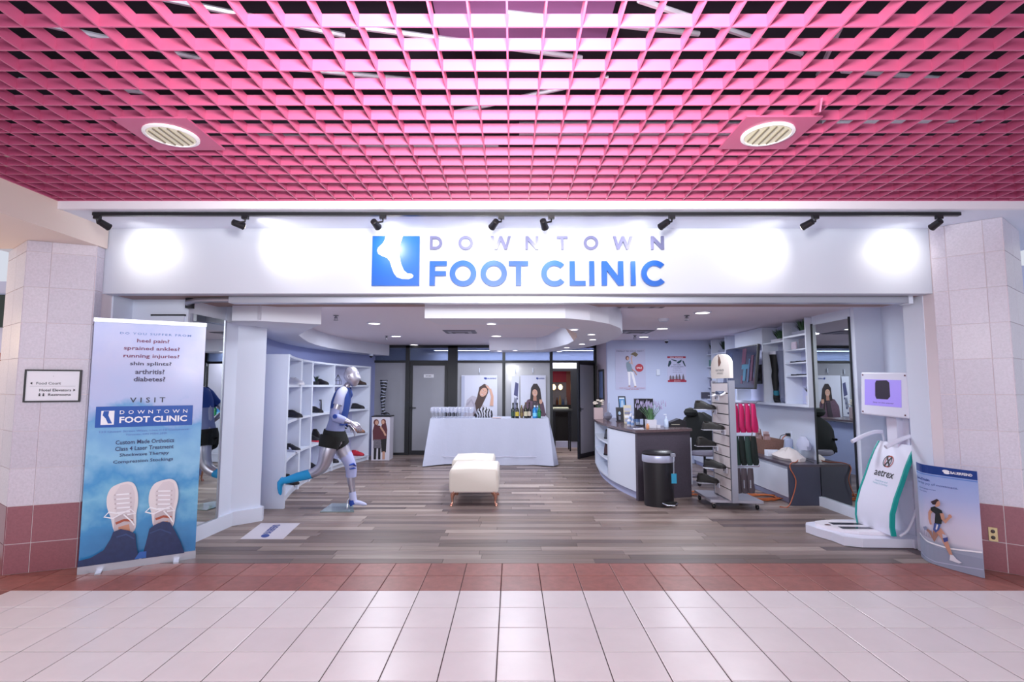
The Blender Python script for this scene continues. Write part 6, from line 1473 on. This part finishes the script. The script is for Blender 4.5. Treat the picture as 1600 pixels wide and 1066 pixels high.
for i in range(6): G().box(3.72+.03*(i % 3), 3.78+.03*(i % 3), 7.86+i*.085, 7.92+i*.085, BZ+.04, BZ+.26+.03*(i % 3)).build('package', mat('pack%d' % (i % 3), ['#a98c8e', '#8f6a66', '#c0a8ac'][i % 3], .5, noise=(40, .3)), t)
G().tube([(3.70, 7.95, BZ+.2), (3.70, 8.0, BZ+.36), (3.70, 8.25, BZ+.36), (3.70, 8.3, BZ+.2)], .006, 6).build('handle', mat('wicker', '#7c5a50', .8, noise=(70, .4)), t, smooth=True)
tag(G().box(3.66, 3.84, 7.70, 7.81, BZ+.001, BZ+.085).build('tissue_box', mat('tissue_white', '#dfe4f4', .5)), 'small white tissue box between the basket and the cloth bag', 'box')
t = root('plastic_container', 'clear container with a bright blue band on the bench cabinet', 'container', (3.93, 7.72, BZ))
G().lathe([(.05, 0), (.055, .01), (.055, .24), (.03, .26)], (3.94, 7.66, BZ+.001), 14).build('body', mat('pale_plastic', '#b4bddc', .2, alpha=.7), t, smooth=True); G().lathe([(.057, .06), (.057, .13)], (3.94, 7.66, BZ+.001), 14).build('band', mat('band_blue', '#46b4e6', .4), t, smooth=True)
t = root('plastic_bag', 'translucent white plastic bag beside the wall socket', 'bag', (3.95, 7.35, BZ))
rings = []
for f, s in ((0, .9), (.3, 1), (.7, .8), (1, .35)): rings.append([Vector((4.02+cos(a)*.07*s, 7.42+sin(a)*.15*s*(1+.15*R.uniform(-1, 1)), BZ+.13+f*.18)) for a in [2*pi*j/16 for j in range(16)]])
G().loft(rings).build('film', mat('bag_film', '#c9cce4', .3, alpha=.8), t, smooth=True)
# wall socket and cords
q = PX(1234, 681, 4.11)
t = root('power_outlet', 'wall power socket with a black plug above the bench cabinet', 'outlet', (4.11, q.y, q.z-.06)); G().box(4.108, 4.12, q.y-.04, q.y+.04, q.z-.06, q.z+.06).build('plate', white, t); G().box(4.06, 4.108, q.y-.025, q.y+.025, q.z-.005, q.z+.035).build('plug', black, t)
def px3(u, v, X): return PX(u, v, X)
tag(G().tube(crv([(4.06, q.y, q.z+.01), (4.0, q.y+.0, q.z-.05), (3.98, q.y-.02, q.z-.22), (3.9, 7.3, BZ+.08), (3.75, 7.1, BZ+.012), (3.6, 6.95, BZ+.012), (3.545, 6.885, BZ-.04), (3.60, 6.86, .32), (3.54, 6.84, .12), (3.45, 6.80, .008), (3.36, 6.82, .008)], 60), .007, 6).build('extension_cord', mat('orange_cord', '#b05f42', .5), smooth=True), 'orange power cord running from the wall socket over the bench end to the floor', 'cord')
tag(G().tube(crv([(4.05, q.y-.01, q.z+.02), (3.98, q.y+.02, q.z-.02), (3.97, q.y-.03, q.z-.2), (3.95, 7.2, BZ+.012), (3.90, 6.98, BZ+.012)], 30), .005, 6).build('charger_cable', mat('black_cord', '#20232c', .5), smooth=True), 'thin black cord beside the orange cord at the wall socket', 'cord')
def coil(label, cx, cy, rx, ry, n, seed):
    R = random.Random(seed); pts = []
    for i in range(n*12):
        a = i/12*2*pi; pts.append((cx+cos(a)*rx*(1+.2*sin(a*.37+seed))+R.uniform(-.02, .02), cy+sin(a)*ry*(1+.25*cos(a*.23))+R.uniform(-.02, .02), .009+.004*(i % 5)+.0006*i/12))
    tag(G().tube(crv(pts, n*30), .0065, 5).build('cord_coil', mat('orange_cord2', '#c06a3c', .5), smooth=True), label, 'cord')
coil('messy coil of orange extension cord on the floor behind the display stand', 3.35, 7.35, .28, .16, 8, 3)
coil('loop of orange extension cord on the floor between the counter and the stand', 2.62, 7.62, .22, .10, 5, 5)

# ================================================================== OFFICE CHAIR WITH COAT
ch = root('office_chair', 'grey office chair on a chrome star base behind the display stand', 'chair', (3.02, 8.45, 0))
cx, cy = 3.02, 8.45; seatm = mat('seat_grey', '#8d8a9c', .6)
g = G(); g.loft([[(cx+cos(a)*.26*s, cy+sin(a)*.25*s, z) for a in [2*pi*j/20 for j in range(20)]] for s, z in ((.85, .44), (1, .46), (1, .50), (.92, .525), (.6, .53))]); g.build('seat', seatm, ch, smooth=True)
g = G(); rings = []
for i in range(7):
    f = i/6; rings.append([(cx+x*(.22-.05*(abs(f-.45))), cy+.22+.06*f+yy+abs(x)*-.05, .56+f*.42) for x, yy in ((-1, 0), (-.5, .02), (0, .03), (.5, .02), (1, 0), (1, .04), (0, .07), (-1, .04))])
g.loft(rings).build('backrest', mat('chair_black', '#1b1c22', .7), ch, smooth=True)
G().tube([(cx, cy+.1, .43), (cx, cy+.27, .46), (cx, cy+.3, .62)], .018, 8).build('back_bar', black, ch)
for s in (-1, 1): G().tube([(cx+s*.2, cy, .44), (cx+s*.31, cy, .46), (cx+s*.31, cy, .66), (cx+s*.30, cy-.1, .68), (cx+s*.30, cy+.12, .68)], .018, 8).build('armrest', blackp, ch, smooth=True)
G().tube([(cx, cy, .10), (cx, cy, .28), (cx, cy, .44)], [.028, .022, .018], 12).build('gas_column', black, ch, smooth=True)
for k in range(5):
    a = k*2*pi/5+.3; e = Vector((cx+cos(a)*.29, cy+sin(a)*.29, .075)); G().tube([(cx, cy, .11), e], [.024, .015], 8).build('leg', chrome, ch, smooth=True)
    G().lathe([(.026, -.012), (.028, 0), (.026, .012)], e+Vector((0, 0, -.046)), 12, M=Matrix.Rotation(pi/2, 3, 'X') ).build('caster', black, ch, smooth=True)
# the coat draped over the chair
R = random.Random(31); rings = []; coatm = mat('coat_dark', '#14181a', .85)
for f in range(9):
    z = 1.08-f*.075; s = (.30, .66, .85, .95, 1.0, 1.02, 1.05, 1.08, 1.0)[f]
    rings.append([Vector((cx-.02+cos(a)*.345*s*(1+.05*sin(a*5+f)), cy+.17+sin(a)*.15*s*(1+.08*sin(a*4+f*.7))-(.03*f if sin(a) < 0 else 0)*.6, z+.02*sin(a*3+f))) for a in [2*pi*j/32 for j in range(32)]])
co = G().loft(rings).build('coat', coatm, smooth=True, loc=(cx, cy+.2, .5)); tag(co, 'dark coat draped over the back of the office chair', 'coat')
g = G(); g.lathe([(.03, 0), (.09, .03), (.11, .08), (.08, .13), (.02, .15)], (cx-.16, cy+.12, 1.02), 14); g.build('hood', coatm, co, smooth=True)

# ================================================================== FOOT SCANNER
fs_ = root('foot_scanner', 'white foot scanning machine with teal-edged curved panel, handles and monitor at the right jamb', 'scanner', (3.5, 5.45, 0))
gw = mat('scanner_white', '#dedff0', .3); teal = mat('scanner_teal', '#159a94', .35)
base_out = [(3.10, 5.74), (3.05, 5.66), (3.08, 5.50), (3.14, 5.36), (3.16, 5.20), (3.30, 5.14), (3.76, 5.12), (3.76, 5.10), (4.0, 5.12), (4.0, 5.86), (3.45, 5.86)]
G().prism(base_out, .004, .085).build('base', gw, fs_, fixn=True)
G().prism([(3.12, 5.60), (3.16, 5.46), (3.26, 5.34), (3.36, 5.28), (3.62, 5.22), (3.66, 5.66), (3.30, 5.72), (3.16, 5.68)], .0855, .115).build('scan_deck', mat('deck_white', '#e9e4ec', .3), fs_, fixn=True)
for y in (5.37, 5.53): G().prism([(3.26, y), (3.56, y-.01), (3.58, y+.06), (3.26, y+.08)], .1155, .118).build('scan_window', mat('scan_dark', '#2b2c3a', .1), fs_)
G().lathe([(.03, 0), (.03, .002)], (3.20, 5.52, .1155), 14, sy=.8).build('badge', mat('badge_brown', '#5a2f35', .4), fs_)
# curved panel, profile x(z) from the foot plate to the top
pz = [(.118, 3.555), (.20, 3.545), (.32, 3.555), (.46, 3.60), (.60, 3.66), (.74, 3.715), (.86, 3.77), (.95, 3.825)]
PYa, PYb = 5.60, 5.10
rings = [[(x, PYa-.0, z), (x, PYb, z), (x+.04, PYb, z), (x+.04, PYa, z)] for z, x in pz]
pn = G().loft(rings).build('curved_panel', gw, fs_, smooth=True)
for y in (PYa, PYb):
    G().loft([[(x-.008, y-.008, z), (x-.008, y+.010, z), (x+.035, y+.010, z), (x+.035, y-.008, z)] for z, x in pz]).build('teal_edge', teal, fs_, smooth=True)
def pf_(s, t_, l):
    z = .118+t_; x = pz[-1][1]
    for (za, xa), (zb, xb) in zip(pz, pz[1:]):
        if za <= z <= zb: x = xa+(xb-xa)*(z-za)/(zb-za); break
    return Vector((x-.0015-l, PYa-s, z))
pr = Print(pf_, step=.0006); bk = inks('black', '#1c1b22'); rd4 = inks('red4', '#b2493c')
pr.text('aetrex', .12, .39, .505, .565, bk, .015)
for k in (-1, 1): pr.stroke([(.255+.052*cos(a)*1.0+k*.012, .655+.052*sin(a)) for a in [2*pi*j/20 for j in range(21)]], .009, rd4 if k > 0 else bk)
pr.stroke([(.215, .70), (.295, .61)], .016, bk); pr.stroke([(.225, .61), (.285, .70)], .016, bk)
pr.text('Foot Scan and', .17, .34, .455, .472, inks('paleteal', '#7fb4c4')); pr.text('Fitting Technology', .15, .36, .428, .446, inks('paleteal', '#7fb4c4')); pr.build('lettering', pn)
# column, monitor, handles
G().prism([(3.86, 5.22), (4.0, 5.22), (4.0, 5.52), (3.86, 5.52)], .086, 1.2).build('column', gw, fs_)
G().box(3.80, 3.90, 5.30, 5.44, .9, 1.5).build('neck', gw, fs_)
Mm_ = frameM((3.66, 5.62, 1.225), (.11, -.62, -.02), (.05, 0, 1))
mh, mw_ = .44, .55
mon = G().box(0, mw_, 0, mh, -.05, 0, M=Mm_).build('monitor_panel', gw, fs_, bevel=.015)
G().box(.055, mw_-.07, .10, mh-.075, .0005, .003, M=Mm_).build('screen', mat('screen_purple', '#8f7fd0', .2, emit=.55), mon)
pr = Print(planefn(Mm_ @ Vector((0, 0, .0035)), (.11, -.62, -.02), (.05, 0, 1))); sd_ = inks('screen_dark', '#2a1c34', .3)
pr.poly([(.20, .17), (.33, .17), (.36, .20), (.35, .34), (.32, .36), (.20, .355), (.185, .33), (.185, .20)], sd_); pr.text('Step on the scanner', .16, .40, .125, .14, sd_); pr.build('screen_picture', mon)
for s_, t_ in ((.03, .03), (mw_-.03, .03), (.03, mh-.03), (mw_-.03, mh-.03)): G().lathe([(.009, 0), (.009, .003)], (0, 0, 0), 10).v
for s_, t_ in ((.03, .03), (mw_-.03, .03), (.03, mh-.03), (mw_-.03, mh-.03)):
    g = G(); g.lathe([(.008, .0005), (.008, .004)], (s_, t_, 0), 10); g.v = [Mm_ @ p for p in g.v]; g.build('screw', mat('badge_brown', '#5a2f35', .4), mon)
for y, zz in ((5.60, 1.03), (5.10, 1.03)):
    pts = crv([(3.86, y, zz+.01), (3.78, y, zz+.01), (3.66, y+.0, zz-.03), (3.54, y+.0, zz-.09)], 12); G().tube(pts, .020, 12).build('handle', gw, fs_, smooth=True)
    G().tube(crv([(3.86, y, zz+.01), (3.88, y, .9), (3.84, y, .5), (3.72, y, .2), (3.62, y, .118)], 14), .012, 8).build('side_tube', gw, fs_, smooth=True)

# ================================================================== CURVED RUNNER POSTER BOARD (right)
q0, q1 = Vector((3.70, 4.99, 0)), Vector((3.735, 4.34, 0)); qR = (q1-q0).normalized(); qN = Vector((-1, -.05, 0)).normalized(); PHt = .83
qpts = crv([(3.655, 4.88, 0), (3.60, 4.72, 0), (3.65, 4.53, 0), (3.735, 4.34, 0)], 60); qs = [0]
for _a, _b in zip(qpts, qpts[1:]): qs.append(qs[-1]+(_b-_a).length)
qL = qs[-1]
def cf(s, t_, l):
    s = min(max(s, 0), qL); k = 0
    while k < len(qs)-2 and qs[k+1] < s: k += 1
    u_ = (s-qs[k])/(qs[k+1]-qs[k]); p = qpts[k].lerp(qpts[k+1], u_); d = (qpts[k+1]-qpts[k]).normalized(); d2 = (qpts[min(k+2, len(qpts)-1)]-qpts[k]).normalized()
    return p+Vector((d2.y, -d2.x, 0))*l+Vector((0, 0, t_+.004))
def sf(f): return qL*(f*2.23 if f < .13 else .29+(f-.13)*.85 if f < .53 else .63+(f-.53)*.787)
t = root('curved_poster_board', 'curved cardboard poster of a running woman standing on the tiles by the right pillar', 'poster', (3.65, 4.66, 0))
n = 16; g = G(); g.loft([[cf(qL*i/n, 0, -.004), cf(qL*i/n, 0, 0), cf(qL*i/n, PHt, 0), cf(qL*i/n, PHt, -.004)] for i in range(n+1)])
skyg = bpy.data.materials.new('poster_sky'); skyg.use_nodes = True; nt = skyg.node_tree; P = nt.nodes['Principled BSDF']; P.inputs['Roughness'].default_value = .35
ge = nt.nodes.new('ShaderNodeNewGeometry'); sx_ = nt.nodes.new('ShaderNodeSeparateXYZ'); nt.links.new(ge.outputs['Position'], sx_.inputs[0]); rp = nt.nodes.new('ShaderNodeValToRGB')
mr = nt.nodes.new('ShaderNodeMapRange'); mr.inputs[2].default_value = .83; nt.links.new(sx_.outputs['Z'], mr.inputs[0]); nt.links.new(mr.outputs[0], rp.inputs[0]); e = rp.color_ramp.elements
e[0].position = 0; e[0].color = lin('#aab0c8'); e[1].position = 1; e[1].color = lin('#8aa6e0')
for ps, c in ((.22, '#9aa2b8'), (.27, '#d0ccdc'), (.45, '#cfcbe2'), (.7, '#a9b6e2')): k_ = e.new(ps); k_.color = lin(c)
nt.links.new(rp.outputs[0], P.inputs['Base Color']); g.build('board', skyg, t, smooth=True)
def cl(x, y):   # close-up 8 pixels -> board coordinates (with perspective lean removed)
    f = (x-52-(y-45)*.045)/(575-52+(y-45)*.02); top = 45+f*85; bot = 830+f*215
    return (sf(f), PHt*(1-(y-top)/(bot-top)))
pr = Print(cf, cuts=[qL*i/n for i in range(1, n)], step=.0006)
nb = inks('poster_navy', '#153a86', .3)
pr.rect(0, qL, PHt*.915, PHt, nb); pr.rect(0, qL, PHt*.895, PHt*.905, inks('poster_line', '#5f86cc'))
logo(pr, sf(.46), sf(.93), PHt*.938, PHt*.975, whi)
pr.text('GenuTrain', sf(.02), sf(.24), PHt*.835, PHt*.86, navy, .02); pr.text('Feel the joy of movement.', sf(.04), sf(.70), PHt*.79, PHt*.82, inks('slate', '#4d64a0')); pr.text('The knee support for', sf(.06), sf(.34), PHt*.745, PHt*.76, navy); pr.text('relief and stability', sf(.06), sf(.18), PHt*.715, PHt*.73, navy)
pr.poly([(0, 0), (qL, 0), (qL, PHt*.18), (qL*.6, PHt*.17), (qL*.3, PHt*.19), (0, PHt*.24)], inks('road', '#8f97ae')); pr.stroke([(0, PHt*.25), (qL*.3, PHt*.21), (qL*.6, PHt*.20), (qL, PHt*.24)], .012, whi); pr.stroke([(0, PHt*.06), (qL*.4, PHt*.03), (qL, PHt*.08)], .006, lav)
for k in range(9): pr.poly([(qL*(.0+.045*k), PHt*.26), (qL*(.04+.045*k), PHt*.255), (qL*(.02+.045*k), PHt*(.31+.02*(k % 3)))], inks('trees', '#a49fb4'))
sw = 1.0
def C2(*pts): return [cl(*p) for p in pts]
pskin = inks('runner_skin', '#c08f7c'); ph = inks('runner_hair', '#33222a'); ptop = inks('runner_top', '#1b2226'); psh = inks('runner_shorts', '#41589a'); pw = inks('runner_white', '#dcdce8')
pr.stroke(C2((245, 620), (222, 680), (190, 615), (150, 590)), [.05, .04, .03, .018], inks('runner_skin2', '#9c7468')); pr.poly(C2((128, 575), (150, 565), (165, 595), (140, 600)), inks('shoe_far', '#7f86a4'))
pr.stroke(C2((222, 425), (190, 460), (188, 510), (200, 555)), [.03, .026, .022, .018], pskin)
pr.stroke(C2((262, 600), (310, 665), (330, 720), (372, 820)), [.062, .05, .04, .024], pskin)
pr.poly(C2((302, 672), (345, 670), (350, 702), (315, 712)), inks('knee_support', '#3c4a8c')); pr.poly(C2((300, 640), (335, 655), (340, 672), (305, 675)), lav)
pr.poly(C2((365, 815), (392, 825), (420, 860), (465, 895), (440, 897), (360, 862)), pw)
pr.poly(C2((232, 545), (290, 560), (275, 605), (245, 625), (222, 600)), psh); pr.stroke(C2((262, 560), (250, 600)), .012, pw)
pr.poly(C2((205, 415), (240, 408), (300, 445), (312, 480), (296, 560), (238, 548), (245, 470), (205, 440)), ptop)
pr.stroke(C2((300, 470), (312, 520), (325, 545), (368, 505)), [.03, .028, .024, .018], pskin); pr.ell(*cl(370, 500), .014, .016, pskin, n=12)
pr.poly(C2((250, 385), (272, 385), (268, 415), (245, 412)), pskin); pr.ell(*cl(265, 382), .022, .030, pskin, n=16); pr.poly(C2((208, 368), (235, 358), (262, 348), (282, 362), (262, 372), (248, 395), (225, 392)), ph)
pr.text('for joint relief and stability', qL*.03, qL*.25, PHt*.045, PHt*.058, inks('slate', '#4d64a0')); pr.build('print', t)
